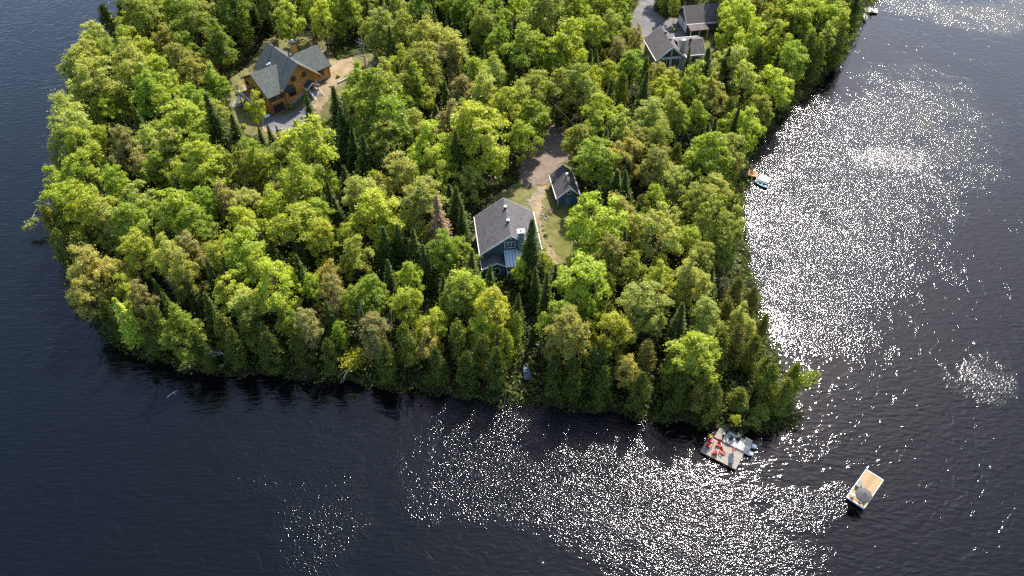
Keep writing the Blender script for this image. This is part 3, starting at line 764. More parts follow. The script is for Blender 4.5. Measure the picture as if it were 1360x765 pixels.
def planter():
    p = thing('flower_planter', 'yellow flowering planter at the corner of the swim dock', 'planter', (*dk(-2.65, 1.4), DZ), DRZ)
    MB().prism([(-.2, 0), (.2, 0), (.26, .4), (-.26, .4)], 'y', -.22, .22).build('pot', 'timber', p)
    rnd = random.Random(3); m = MB()
    for i in range(70):
        c = Vector((rnd.gauss(0, .16), rnd.gauss(0, .16), .45 + abs(rnd.gauss(0, .17)))); a = rnd.uniform(0, 6.28); u = Vector((math.cos(a), math.sin(a), rnd.uniform(-.5, .5))) * .07; v = Vector((-math.sin(a), math.cos(a), rnd.uniform(-.5, .5))) * .06
        m.add([c - u, c - v, c + u, c + v], [(0, 1, 2, 3)])
    m.build('blossom', 'yellow_plastic', p)
planter()
# gangway to the shore
GW = [(31.9, 68.4), (35.3, 73.3)]
ga = math.degrees(math.atan2(GW[1][1] - GW[0][1], GW[1][0] - GW[0][0]))
plank_deck('gangway', 'narrow grey plank gangway from the wooded shore to the swim dock', 'gangway', ((GW[0][0] + GW[1][0]) / 2, (GW[0][1] + GW[1][1]) / 2, .06), ga, math.dist(*GW), 1.15, 'grey_planks', 'timber')

def pontoon_boat():
    a = R(-33); cx, cy = 35.0, 67.75
    b = thing('pontoon_boat', 'beige pontoon boat with two white floats moored alongside the swim dock', 'boat', (cx, cy, 0), -33)
    for y in (-.75, .75):
        MB().tube([(-2.1, y, .12), (2.0, y, .12), (2.45, y, .2), (2.75, y, .34)], [.3, .3, .24, .06], 10).build('pontoon', 'boat_white', b, smooth=False)
        MB().box(2.02, 2.62, y - .26, y + .26, .42, .5).build('pontoon_step', 'boat_white', b)
    MB().box(-2.2, 2.0, -1.08, 1.08, .42, .52).build('deck', 'beige_vinyl', b)
    r = MB()
    for (x0, x1, y0, y1) in ((-2.15, 1.95, 1.02, 1.06), (-2.15, -.9, -1.06, -1.02), (.1, 1.95, -1.06, -1.02), (-2.15, -2.11, -1.02, 1.02), (1.91, 1.95, -1.0, -.3), (1.91, 1.95, .3, 1.0)):
        r.box(x0, x1, y0, y1, 1.05, 1.1); r.box(x0, x1, y0, y1, .6, .64)
    for x, y in ((-2.13, 1.04), (-.9, 1.04), (.4, 1.04), (1.93, 1.04), (-2.13, -1.04), (-.92, -1.04), (.12, -1.04), (1.93, -1.04)): r.box(x - .025, x + .025, y - .025, y + .025, .52, 1.08)
    r.build('railing', 'black_metal', b)
    s = MB().box(-2.0, -.9, .45, .98, .52, .85).build('bench', 'beige_vinyl', b); MB().box(-2.0, -.9, .9, 1.0, .85, 1.2).build('bench_back', 'navy_fabric', s)
    s = MB().box(.7, 1.75, .5, .98, .52, .85).build('bench', 'beige_vinyl', b); MB().box(.7, 1.75, .9, 1.0, .85, 1.2).build('bench_back', 'beige_vinyl', s)
    MB().hexa([(-.6, .2, .52), (.1, .2, .52), (.1, .95, .52), (-.6, .95, .52), (-.5, .3, 1.25), (-.1, .3, 1.35), (-.1, .9, 1.35), (-.5, .9, 1.25)]).build('console', 'black_metal', b)
    MB().box(-1.5, -.95, -.35, .15, .52, 1.0).build('captain_seat', 'navy_fabric', b)
    m = MB().box(-2.6, -2.2, -.2, .2, .3, .95).build('outboard_motor', 'black_metal', b); MB().tube([(-2.45, 0, .3), (-2.45, 0, -.5)], .08, 6).build('motor_leg', 'black_metal', m)
pontoon_boat()

# raft with a parasol
RC = (52.1, 59.75); RRZ = 47.0
plank_deck('swim_raft', 'tan plank raft with white rim floating alone on the lake', 'raft', (*RC, 0), RRZ, 6.15, 2.6, 'tan_planks', 'timber', pw=.145, rim='white_paint', z=.55)
raft_skirt = MB()
for q in (-1.3, 1.24): raft_skirt.box(-3.02, 3.02, q, q + .06, .02, .3)
for q in (-3.0, 2.94): raft_skirt.box(q, q + .06, -1.22, 1.22, .02, .3)
raft_skirt.build('skirt', 'timber', bpy.data.objects['swim_raft'])
def rf(x, y): a = R(RRZ); return (RC[0] + x * math.cos(a) - y * math.sin(a), RC[1] + x * math.sin(a) + y * math.cos(a))
def parasol():
    p = thing('parasol', 'large dark grey octagonal parasol shading the end of the raft', 'parasol', (*rf(-2.6, -.4), .55), RRZ)
    MB().tube([(0, 0, 0), (0, 0, 2.5)], .035, 8).build('pole', 'aluminium', p)
    MB().tube([(0, 0, 0), (0, 0, .1)], .3, 12).build('base', 'black_metal', p)
    n = 8; rr = 1.22
    rim = [(rr * math.cos(2 * math.pi * i / n + .39), rr * math.sin(2 * math.pi * i / n + .39), 2.02) for i in range(n)]
    low = [(x * 1.01, y * 1.01, 1.86) for x, y, z in rim]
    cn = MB().add([(0, 0, 2.55)] + rim + low, [(0, 1 + i, 1 + (i + 1) % n) for i in range(n)] + [(1 + i, 1 + n + i, 1 + n + (i + 1) % n, 1 + (i + 1) % n) for i in range(n)]).build('canopy', 'grey_fabric', p)
    for i in range(n): MB().tube([(0, 0, 2.52), (rim[i][0] * .98, rim[i][1] * .98, 1.99)], .014, 5).build('rib', 'aluminium', cn)
    MB().tube([(0, 0, 2.54), (0, 0, 2.68)], [.06, .02], 8).build('finial', 'black_metal', cn)
parasol()
def raft_box():
    b = thing('storage_box', 'grey lidded storage box on the edge of the raft', 'box', (*rf(-.25, .95), .55), RRZ)
    MB().box(-.55, .55, -.3, .3, 0, .5).build('body', 'grey_box', b); MB().slab((-.58, -.33, .52), (.58, -.33, .52), (.58, .33, .6), (-.58, .33, .6), .06).build('lid', 'grey_box', b)
raft_box()
def folding_chair(loc, rz, label, mat):
    c = thing('folding_chair', label, 'chair', loc, rz)
    MB().box(-.25, .25, -.25, .25, .42, .46).build('seat', mat, c)
    MB().slab((-.25, .26, .46), (.25, .26, .46), (.25, .42, .95), (-.25, .42, .95), .03).build('backrest', mat, c)
    for x in (-.25, .22):
        MB().tube([(x, -.25, 0), (x + .01, .28, .5)], .018, 5).build('leg', 'aluminium', c); MB().tube([(x, .28, 0), (x + .01, -.25, .46)], .018, 5).build('leg', 'aluminium', c)
        MB().box(x - .02, x + .05, -.22, .3, .64, .67).build('armrest', 'white_paint', c)
folding_chair((*rf(-2.55, .85), .55), RRZ + 110, 'white folding chair at the corner of the raft beside the parasol', 'white_paint')
folding_chair((*rf(-1.55, -.85), .55), RRZ + 60, 'tan folding chair tucked under the rim of the parasol', 'beige_vinyl')

def hull_mesh(L, B, D, n=11, k=7, flip=False):
    """open boat: bow at +x; outer shell, inner shell and gunwale"""
    out = []; inn = []
    for i in range(n):
        t = i / (n - 1); x = -L / 2 + L * t
        wd = B / 2 * (0.86 + .14 * min(1, t * 3)) * (1 - max(0, (t - .45) / .55) ** 2.2) + .012
        sh = D * (1 + .18 * max(0, t - .4) / .6)
        for sh_, wd_, arr, dz in ((sh, wd, out, 0), (sh, max(wd - .05, .006), inn, .06)):
            row = []
            for j in range(k):
                a = -1 + 2 * j / (k - 1); y = wd_ * a; z = dz + (sh_ - dz) * abs(a) ** 2.6 + (0 if dz else 0)
                if t > .8: z = z + (sh_ - z) * ((t - .8) / .2) ** 2 * .55
                row.append((x if dz == 0 else min(max(x, -L / 2 + .05), L / 2 - .07), y, z))
            arr.append(row)
    m = MB(); mi = MB()
    for arr, mm, rev in ((out, m, False), (inn, mi, True)):
        vs_ = [q for r in arr for q in r]; fs = []
        for i in range(n - 1):
            for j in range(k - 1):
                q = (i * k + j, (i + 1) * k + j, (i + 1) * k + j + 1, i * k + j + 1)
                fs.append(q[::-1] if not rev else q)
        fs.append(tuple(range(k)) if not rev else tuple(range(k))[::-1])
        mm.add(vs_, fs)
    g = MB(); left = [out[i][0] for i in range(n)]; right = [out[i][-1] for i in range(n)]
    return m, mi, left + right[::-1]

def rowboat(name, label, loc, rot, L, B, D, outer, inner, rim):
    b = thing(name, label, 'boat', loc); b.rotation_euler = rot
    m, mi, edge = hull_mesh(L, B, D)
    h = m.build('hull', outer, b, smooth=True); mi.build('inside', inner, h, smooth=True)
    MB().tube(edge + [edge[0]], .05, 6).build('gunwale', rim, b)
    for x in (-L * .33, -L * .02, L * .22):
        w = B * .44 if x < L * .1 else B * .36
        MB().box(x - .13, x + .13, -w, w, D * .55, D * .62).build('seat', inner, b)

# right shore: small dock with a rowboat
p1 = (52.9, 133.0)
plank_deck('boat_dock', 'pale sun-bleached plank dock beside the teal rowboat', 'dock', (53.6, 133.3, 0), -36, 2.6, 2.0, 'white_planks', 'timber')
plank_deck('wooden_landing', 'orange-brown wooden landing between the trees and the pale dock', 'dock', (51.4, 134.7, .25), -20, 1.9, 1.8, 'orange_planks', 'timber')
rowboat('teal_rowboat', 'teal and white rowboat tied along the pale dock', (52.6, 131.65, -.12), (0, 0, R(143)), 3.1, 1.15, .5, 'boat_white', 'teal_paint', 'boat_white')
adirondack((51.3, 134.9, .7), 30, 'small dark chair on the orange-brown landing', 'timber', group='chairs at the landing')
# far dock near the top of the picture
plank_deck('far_dock', 'white-grey plank dock sticking out of the far wooded shore', 'dock', (100.0, 208.6, 0), -12, 3.4, 2.6, 'white_planks', 'timber')
folding_chair((99.4, 208.9, .45), 40, 'brown chair on the far dock', 'timber')
folding_chair((100.3, 208.2, .45), 160, 'pale chair on the far dock', 'beige_vinyl')
rowboat('canoe', 'pale canoe pulled up among the trees near the far dock', (97.0, 204.5, .35), (0, 0, R(75)), 3.0, .9, .4, 'boat_white', 'beige_vinyl', 'white_paint')
# rowboat pulled up on the near shore
BOAT = [(2.36, 80.61), (-143.61, 212.15)][0]
rowboat('grey_rowboat', 'blue-grey rowboat drawn up on the shaded shore below the blue house', (*BOAT, gz(*BOAT) + .12), (R(4), R(-9), R(96)), 2.9, 1.0, .42, 'boat_blue_grey', 'boat_blue_grey', 'grey_box')

# ------------------------------------------------------------------ stones, timbers, wire
def rock_mesh(seed):
    rnd = random.Random(seed)
    m = MB(); n = 7; rings = []
    vs_ = []
    for i, (zz, rr) in enumerate(((-.5, .75), (.05, 1.0), (.38, .8), (.55, .4))):
        for k in range(n): a = 2 * math.pi * (k + .3 * i) / n; q = rr * rnd.uniform(.75, 1.15); vs_.append((q * math.cos(a), q * math.sin(a) * .8, zz * rnd.uniform(.85, 1.15)))
    fs = []
    for i in range(3):
        for k in range(n): fs.append((i * n + k, i * n + (k + 1) % n, (i + 1) * n + (k + 1) % n, (i + 1) * n + k))
    fs.append(tuple(range(3 * n, 4 * n)))
    m.add(vs_, fs)
    return m.mesh('stone', 'stone')
ROCKS = [rock_mesh(s) for s in range(6)]
rnd = random.Random(11)
def stones(name, line, n, spread, smin, smax, flat, kind='structure'):
    root = bpy.data.objects.new(name, None); col.objects.link(root); root['kind'] = kind
    x0, y0 = line[0]; root.location = (x0, y0, gz(x0, y0))
    seg = [math.dist(line[i], line[i + 1]) for i in range(len(line) - 1)]; tot = sum(seg)
    for i in range(n):
        d = tot * (i + rnd.uniform(.1, .9)) / n; j = 0
        while d > seg[j] and j < len(seg) - 1: d -= seg[j]; j += 1
        t = d / seg[j]; x = line[j][0] + (line[j + 1][0] - line[j][0]) * t + rnd.gauss(0, spread); y = line[j][1] + (line[j + 1][1] - line[j][1]) * t + rnd.gauss(0, spread)
        s = rnd.uniform(smin, smax); o = link('stone', rnd.choice(ROCKS), root)
        o.location = (x - x0, y - y0, gz(x, y) - gz(x0, y0) + .1); o.scale = (s, s * rnd.uniform(.7, 1), s * flat); o.rotation_euler = (0, 0, rnd.uniform(0, 6.28))
    return root
stones('stone_path', [(6.7, 125.58), (5.29, 123.67), (4.19, 121.79), (3.13, 120.4)], 26, .4, .2, .4, .3)
b = stones('garden_edging', [(5.73, 117.67), (5.93, 114.13), (6.54, 110.28), (7.28, 106.97), (8.06, 105.35)], 22, .12, .14, .26, .8, 'thing'); tag(b, 'curving row of grey stones edging the lawn beside the blue house', 'stone edging'); del b['kind']
b = stones('fire_pit', [(6.23, 119.48), (6.97, 119.48), (7.21, 117.67), (6.56, 115.89), (5.99, 116.33), (6.23, 119.48)], 16, .08, .22, .36, .9, 'thing'); tag(b, 'ring of stones and brown brush in the yard by the shed', 'fire pit'); del b['kind']
fb = MB(); rr = random.Random(4)
for i in range(14):
    a = rr.uniform(0, 3.14); x, y = rr.gauss(0, .3), rr.gauss(0, .6); fb.tube([(x - math.cos(a) * .5, y - math.sin(a) * .5, .15 + rr.uniform(0, .3)), (x + math.cos(a) * .5, y + math.sin(a) * .5, .15 + rr.uniform(0, .3))], .06, 5)
fo = fb.build('firewood', 'firewood', b); fo.location = (1.1, -1.2, 0.05)
for k, (x, y) in enumerate([(-46.71, 150.41), (-45.72, 148.64), (-41.89, 160.26), (-50.8, 145.75), (-47.71, 152.2)]):
    o = link('boulder', ROCKS[k]); s = (.75, .5, .45, .5, .4)[k]; o.scale = (s, s, s); o.location = (x, y, gz(x, y) + .15)
    tag(o, ('pale boulder beside the small spruce in front of the log house', 'lower grey boulder on the driveway edge below the log house', 'grey boulder near the foot of the log house stairs', 'grey boulder at the lower edge of the log house yard', 'small grey boulder between garage door and front stairs')[k], 'boulder')
for k, pts in enumerate(([(-40.35, 161.54), (-37.27, 164.48)], [(-34.48, 167.5), (-31.66, 170.92)])):
    (x0, y0), (x1, y1) = pts
    o = thing('retaining_log', ('grey log lying across the dirt nearest the log house', 'grey log beside the driveway farther from the log house')[k], 'log', (x0, y0, gz(x0, y0)))
    MB().tube([(0, 0, .22), ((x1 - x0) / 2, (y1 - y0) / 2, (gz((x0 + x1) / 2, (y0 + y1) / 2) - gz(x0, y0)) + .24), (x1 - x0, y1 - y0, gz(x1, y1) - gz(x0, y0) + .2)], [.26, .24, .2], 8).build('trunk', 'pale_bark', o)
    MB().tube([((x1 - x0) * .6, (y1 - y0) * .6, gz(x1, y1) - gz(x0, y0) + .3), ((x1 - x0) * .6 + .4, (y1 - y0) * .6 - .5, .6)], [.08, .04], 5).build('branch_stub', 'pale_bark', o)
def driftwood():
    (x0, y0), (x1, y1) = [(-56.16, 76.6), (-54.72, 77.96)]
    o = thing('driftwood', 'thin pale branch floating on the dark water off the lower shore', 'branch', (x0, y0, 0))
    MB().tube([(0, 0, .03), ((x1 - x0) * .5, (y1 - y0) * .5 + .25, .08), (x1 - x0, y1 - y0, .05)], [.07, .06, .02], 6).build('stem', 'pale_bark', o)
    MB().tube([((x1 - x0) * .55, (y1 - y0) * .55 + .2, .06), ((x1 - x0) * .6 + .5, (y1 - y0) * .5 - .3, .2)], [.03, .01], 5).build('twig', 'pale_bark', o)
driftwood()
def tank():
    x, y = [(-54.83, 150.42), (-54.66, 150.42)][0]
    t = thing('propane_tank', 'white tank standing beside the garage corner of the log house', 'tank', (x, y, gz(x, y)), 40)
    MB().tube([(-.65, 0, .5), (-.55, 0, .5), (.55, 0, .5), (.65, 0, .5)], [.2, .36, .36, .2], 10).build('body', 'white_paint', t)
    for q in (-.4, .4): MB().box(q - .06, q + .06, -.25, .25, 0, .25).build('foot', 'concrete', t)
tank()
def pole(loc, label):
    p = thing('utility_pole', label, 'pole', loc)
    MB().tube([(0, 0, -.3), (0, 0, 9.2)], [.16, .11], 8).build('post', 'grey_dead_wood', p)
    MB().box(-.8, .8, -.06, .06, 8.6, 8.72).build('crossarm', 'grey_dead_wood', p)
    return Vector((loc[0], loc[1], loc[2] + 8.7))
pa, pb = [(-6.53, 177.24), (14.59, 132.54)]
A = pole((pa[0], pa[1], gz(*pa)), 'weathered utility pole standing in the trees behind the gravel yard')
B = pole((pb[0], pb[1], gz(*pb)), 'weathered utility pole hidden in the trees beside the blue shed')
for k, off in enumerate((-.6,)):
    pts = []
    for i in range(21):
        t = i / 20; q = A.lerp(B, t); pts.append((q.x + off, q.y, q.z + .03 - 1.6 * 4 * t * (1 - t) * .5))
    m = MB().tube(pts, .011, 4); o = m.build('power_line', 'wire'); tag(o, 'thin power line strung above the trees behind the gravel yard', 'wire')

# ------------------------------------------------------------------ tree shapes
def quads(C, N, ln, wd, rng, jitter=0.0, up=None):
    """leaf faces: centres C, normals N, long axis random or along up"""
    n = len(C)
    N = N / (np.linalg.norm(N, axis=1, keepdims=True) + 1e-9)
    ref = rng.normal(size=(n, 3)) if up is None else up
    a = ref - N * (ref * N).sum(1, keepdims=True); a /= np.linalg.norm(a, axis=1, keepdims=True) + 1e-9
    b = np.cross(N, a)
    l = (ln * rng.uniform(.7, 1.3, n))[:, None]; w = (wd * rng.uniform(.7, 1.3, n))[:, None]
    fold = N * (w * rng.uniform(-.25, .25, n)[:, None])
    V = np.stack([C - a * l, C - b * w + fold, C + a * l, C + b * w + fold], 1).reshape(-1, 3)
    F = np.arange(4 * n).reshape(n, 4)
    return V, F

def limbs_mesh(name, spec, mat):
    m = MB()
    for pts, rad in spec: m.tube(pts, rad, 6)
    return m.mesh(name, mat, smooth=True)

def broadleaf(seed, loose=0.0, slim=1.0, nl=30, per=58, leaf=.17, top=.18):
    """crown of unit scale: height 12, half width 4. Lobes carried by limbs, each lobe a cluster of boughs, gaps between"""
    rng = np.random.default_rng(seed)
    Rr = 4.0 * slim
    zc, hz = 6.9, 5.0
    lc = []; tries = 0
    lean = rng.normal(size=2) * .35
    while len(lc) < nl and tries < 6000:
        tries += 1
        d = rng.normal(size=3); d /= np.linalg.norm(d)
        if d[2] < -.75: continue
        rr = rng.uniform(.5, .97) if rng.random() < .88 else rng.uniform(.1, .5)
        taper = 1 - top * max(0, d[2]) - .12 * max(0, -d[2])
        p = np.array([d[0] * Rr * rr * taper + lean[0] * d[2], d[1] * Rr * rr * taper + lean[1] * d[2], zc + d[2] * hz * rr * rng.uniform(.9, 1.12)])
        if any(np.linalg.norm((p - q) / (1, 1, 1.15)) < 1.12 + .3 * loose for q in lc): continue
        lc.append(p)
    lc = np.array(lc)
    Vs = []; Fs = []; off = 0; bc = []
    for p in lc:
        out = (p - np.array([0, 0, zc - 2.0])); out /= np.linalg.norm(out) + 1e-9
        rl = rng.uniform(.8, 1.45)
        nb = int(rng.integers(5, 8) + rl * 2.2)
        for b in range(nb):
            d = rng.normal(size=3) + out * 1.0 + np.array([0, 0, .55]); d /= np.linalg.norm(d)
            c = p + d * rl * rng.uniform(.5, 1.25) * np.array([1, 1, .85]); bc.append(c)
            k = int(per * rng.uniform(.55, 1.3))
            rb = rng.uniform(.35, .85)
            e = rng.normal(size=(k, 3)); e /= np.linalg.norm(e, axis=1, keepdims=True)
            e = e + out * .4 + np.array([0, 0, .3]); e /= np.linalg.norm(e, axis=1, keepdims=True)
            C = c + e * (rb * rng.uniform(.3, 1.1, k)[:, None]) * np.array([1.15, 1.15, .6])
            N = e * .45 + out * .25 + np.array([0, 0, .75]) + rng.normal(size=(k, 3)) * .45
            v, f = quads(C, N, leaf * 1.1, leaf * .68, rng)
            Vs.append(v); Fs.append(f + off); off += len(v)
    bc = np.array(bc)
    k = 800
    idx = rng.integers(0, len(bc), k); C = bc[idx] + rng.normal(size=(k, 3)) * np.array([.6, .6, .75])
    v, f = quads(C, rng.normal(size=(k, 3)) + [0, 0, .6], leaf * 1.0, leaf * .55, rng); Vs.append(v); Fs.append(f + off)
    crown = np_mesh('crown', np.concatenate(Vs), np.concatenate(Fs), 'leaf')
    spec = [([(0, 0, -.4), (rng.normal() * .1, rng.normal() * .1, 3.2), (rng.normal() * .25, rng.normal() * .25, 6.5), (rng.normal() * .3, rng.normal() * .3, 10.2)], [.24, .19, .13, .03])]
    for p in lc:
        z0 = rng.uniform(1.8, min(7.5, max(2.2, p[2] - .8)))
        mid = np.array([p[0] * .5, p[1] * .5, (z0 + p[2]) / 2 + .2])
        spec.append(([(0, 0, z0), tuple(mid), tuple(p)], [.1, .06, .02]))
    return crown, limbs_mesh('trunk', spec, 'bark')

def aspen(seed): return broadleaf(seed, loose=.1, slim=.78, nl=30, per=52, leaf=.15)

def conifer(seed, dens=1.0, name='crown'):
    """spruce of unit scale: height 12, half width 2; whorls of drooping sprays, pointed top"""
    rng = np.random.default_rng(seed)
    Cs, Ns, Us = [], [], []
    z = 1.0
    while z < 11.9:
        t = (z - 1.0) / 10.9
        rad = 2.05 * (1 - t) ** .8 * rng.uniform(.74, 1.15) + .05
        nb = int((7 + 14 * (1 - t)) * dens)
        a0 = rng.uniform(0, 6.28)
        for b in range(max(nb, 3)):
            a = a0 + 2 * np.pi * b / nb + rng.normal() * .12
            rr = rad * rng.uniform(.6, 1.15)
            k = max(3, int(rr * 6.5))
            for j in range(k):
                s = (j + rng.uniform(.2, 1)) / k
                droop = -.34 * rr * s ** 1.5 + .10 * s * s
                side = rng.normal() * .12 * (1 + s) * (.4 + .6 * rr / 2)
                c = np.array([np.cos(a) * rr * s - np.sin(a) * side, np.sin(a) * rr * s + np.cos(a) * side, z + droop + rng.normal() * .05])
                Cs.append(c); Ns.append(np.array([np.cos(a) * .35, np.sin(a) * .35, 1.0]) + rng.normal(size=3) * .35)
                Us.append(np.array([np.cos(a + rng.normal() * .6), np.sin(a + rng.normal() * .6), -.3]))
        z += rng.uniform(.24, .36) * (1 - .35 * t)
    v, f = quads(np.array(Cs), np.array(Ns), .22, .10, rng, up=np.array(Us))
    crown = np_mesh(name, v, f, 'needle')
    tr = limbs_mesh('trunk', [([(0, 0, -.4), (0, 0, 6), (0, 0, 12.0)], [.17, .1, .015])], 'bark')
    return crown, tr

def cedar(seed):
    """cedar of unit scale: height 10, half width 2; dense ragged spindle of upright sprays"""
    rng = np.random.default_rng(seed)
    Cs, Ns, Us = [], [], []
    ph = rng.uniform(0, 6.28, 6)
    nb = 105
    for i in range(nb):
        t = rng.uniform(0, 1) ** 1.15; z = .5 + 9.3 * t
        a = rng.uniform(0, 2 * np.pi)
        prof = np.sin(np.pi * min(1, (t * .78 + .2))) ** .75 * (1 - .35 * t)
        lump = 1 + .26 * np.sin(2 * a + ph[0] + 4 * t) + .22 * np.sin(4 * a + ph[1] - 8 * t)
        rr = 2.05 * prof * lump * rng.uniform(.75, 1.08)
        p = np.array([np.cos(a) * rr, np.sin(a) * rr, z])
        k = rng.integers(26, 62)
        d = rng.normal(size=(k, 3)) * np.array([.34, .34, .34])
        C = p + d - np.array([np.cos(a), np.sin(a), 0]) * np.abs(rng.normal(size=(k, 1))) * .25
        N = np.array([np.cos(a), np.sin(a), .55]) + rng.normal(size=(k, 3)) * .6
        Cs.append(C); Ns.append(N); Us.append(np.tile([np.cos(a) * .5, np.sin(a) * .5, 1.0], (k, 1)) + rng.normal(size=(k, 3)) * .35)
    k = 220
    zt = rng.uniform(.5, 1, k); a = rng.uniform(0, 6.28, k); rr = .75 * (1 - zt) + .02
    Cs.append(np.stack([np.cos(a) * rr, np.sin(a) * rr, 3 + 7.3 * zt], 1)); Ns.append(np.stack([np.cos(a), np.sin(a), np.full(k, .5)], 1) + rng.normal(size=(k, 3)) * .5); Us.append(np.tile([0, 0, 1.0], (k, 1)) + rng.normal(size=(k, 3)) * .3)
    v, f = quads(np.concatenate(Cs), np.concatenate(Ns), .21, .10, rng, up=np.concatenate(Us))
    return np_mesh('crown', v, f, 'needle'), limbs_mesh('trunk', [([(0, 0, -.4), (0, 0, 5), (0, 0, 9.6)], [.2, .12, .02])], 'bark')

def bare_tree(seed, mat='grey_dead_wood', n=34):
    rng = np.random.default_rng(seed)
    spec = [([(0, 0, -.3), (.1, .1, 3), (.05, -.2, 6), (.3, 0, 9)], [.16, .12, .08, .02])]
    for i in range(n):
        z = rng.uniform(2, 8.3); a = rng.uniform(0, 6.28); l = (9.6 - z) * rng.uniform(.28, .5)
        p1 = np.array([np.cos(a) * l * .5, np.sin(a) * l * .5, z + l * .25]); p2 = np.array([np.cos(a + .2) * l, np.sin(a + .2) * l, z + l * .7])
        spec.append(([(0, 0, z), tuple(p1), tuple(p2)], [.05, .035, .012]))
        for j in range(3):
            q = p1 + (p2 - p1) * rng.uniform(.1, .8); e = q + rng.normal(size=3) * .55 + [0, 0, .4]
            spec.append(([tuple(q), tuple(e)], [.022, .008]))
    return limbs_mesh('trunk', spec, mat)

SHAPES = {'M': [broadleaf(100 + i, loose=(0, .5, .2, .8)[i % 4], slim=(1, .95, 1.06, 1)[i % 4], nl=(34, 27, 31, 22)[i % 4], top=(.15, .55, .3, .7, .4)[i % 5]) for i in range(12)],
          'A': [aspen(200 + i) for i in range(5)],
          'S': [conifer(300 + i) for i in range(5)],
          'C': [cedar(400 + i) for i in range(5)],
          'D': [conifer(350, .7)]}
UNIT = {'M': (4.0, 12.0), 'A': (3.12, 12.0), 'S': (2.05, 12.0), 'C': (2.05, 10.0), 'D': (2.05, 12.0)}
# leaf tints (linear base colours)
TINT = {'l': (.405, .455, .054), 'g': (.300, .375, .046), 'y': (.455, .475, .060), 'p': (.410, .430, .098), 'o': (.330, .355, .062), 'd': (.185, .240, .034),
        'b': (.365, .340, .080), 't': (.375, .335, .120), 'q': (.480, .420, .105), 's': (.074, .102, .020), 'r': (.290, .185, .105), 'x': (.1, .1, .1)}
TINTC = {'l': (.240, .270, .032), 'd': (.088, .110, .021), 'o': (.158, .172, .030), 'b': (.195, .176, .042)}
LOOK = {'Ml': 'lime-green maple', 'Mg': 'mid-green maple', 'My': 'yellow-green maple', 'Mp': 'pale green birch', 'Mo': 'olive birch', 'Md': 'dark green maple',
        'Mb': 'bronze budding tree', 'Mt': 'tan budding tree', 'Mq': 'golden budding tree', 'Ap': 'feathery pale aspen', 'Ao': 'feathery olive aspen', 'Al': 'feathery lime aspen', 'Ag': 'feathery green aspen', 'Ay': 'feathery yellow aspen', 'At': 'sparse tan aspen',
        'Ss': 'dark pointed spruce', 'Sl': 'light green pointed spruce', 'Cd': 'dark cedar', 'Co': 'olive cedar', 'Cb': 'brownish cedar', 'Cl': 'bright green cedar', 'Dr': 'dead rust-brown spruce'}
NAMES = {'M': None, 'A': 'aspen_tree', 'S': 'spruce_tree', 'C': 'cedar_tree', 'D': 'dead_spruce'}
MNAME = {'l': 'maple_tree', 'y': 'maple_tree', 'g': 'maple_tree', 'd': 'maple_tree', 'p': 'birch_tree', 'o': 'birch_tree', 'b': 'budding_tree', 't': 'budding_tree', 'q': 'budding_tree'}
MGROUP = {'maple_tree': 'maples of the wood', 'birch_tree': 'birches of the wood', 'budding_tree': 'budding trees of the wood'}
GROUPS = { 'A': 'aspens of the wood', 'S': 'spruces of the wood', 'C': 'cedars of the wood'}
ORD = ['', 'second ', 'third ', 'fourth ', 'fifth ', 'sixth ', 'seventh ', 'eighth ', 'ninth ', 'tenth ', 'eleventh ', 'twelfth ', 'thirteenth ', 'fourteenth ', 'fifteenth ', 'sixteenth ', 'seventeenth ', 'eighteenth ', 'nineteenth ', 'twentieth '] + ['twenty-%s ' % w for w in 'first second third fourth fifth sixth seventh eighth ninth'.split()] + ['thirtieth '] + ['thirty-%s ' % w for w in 'first second third fourth fifth sixth seventh eighth ninth'.split()]
MARKS = [('log house', -50.5, 159), ('blue house', -.9, 107.7), ('blue shed', 10.7, 123.7), ('chalet', 37, 172), ('garage', 47, 190), ('swim dock', 32, 66), ('beached grey rowboat', 2.3, 82),
         ('teal rowboat', 52.6, 131.6), ('far dock', 100, 208.6), ('leaning birch', -25.5, 84.5), ('dead rust-brown spruce', -13.4, 110.9), ('bare snag on the far-left shore', -92, 126), ('lower-left bend of the shore', -77, 95),
         ('upper-left corner', -100, 190), ('middle of the top edge', -15, 205), ('white dead snags', 38, 140), ('tip of the wooded point', 46, 76), ('grey bare tree', -58, 95), ('gravel yard', 6, 140), ('canoe', 97, 204), ('log house driveway end', -30, 172), ('upper-right shore', 78, 178)]
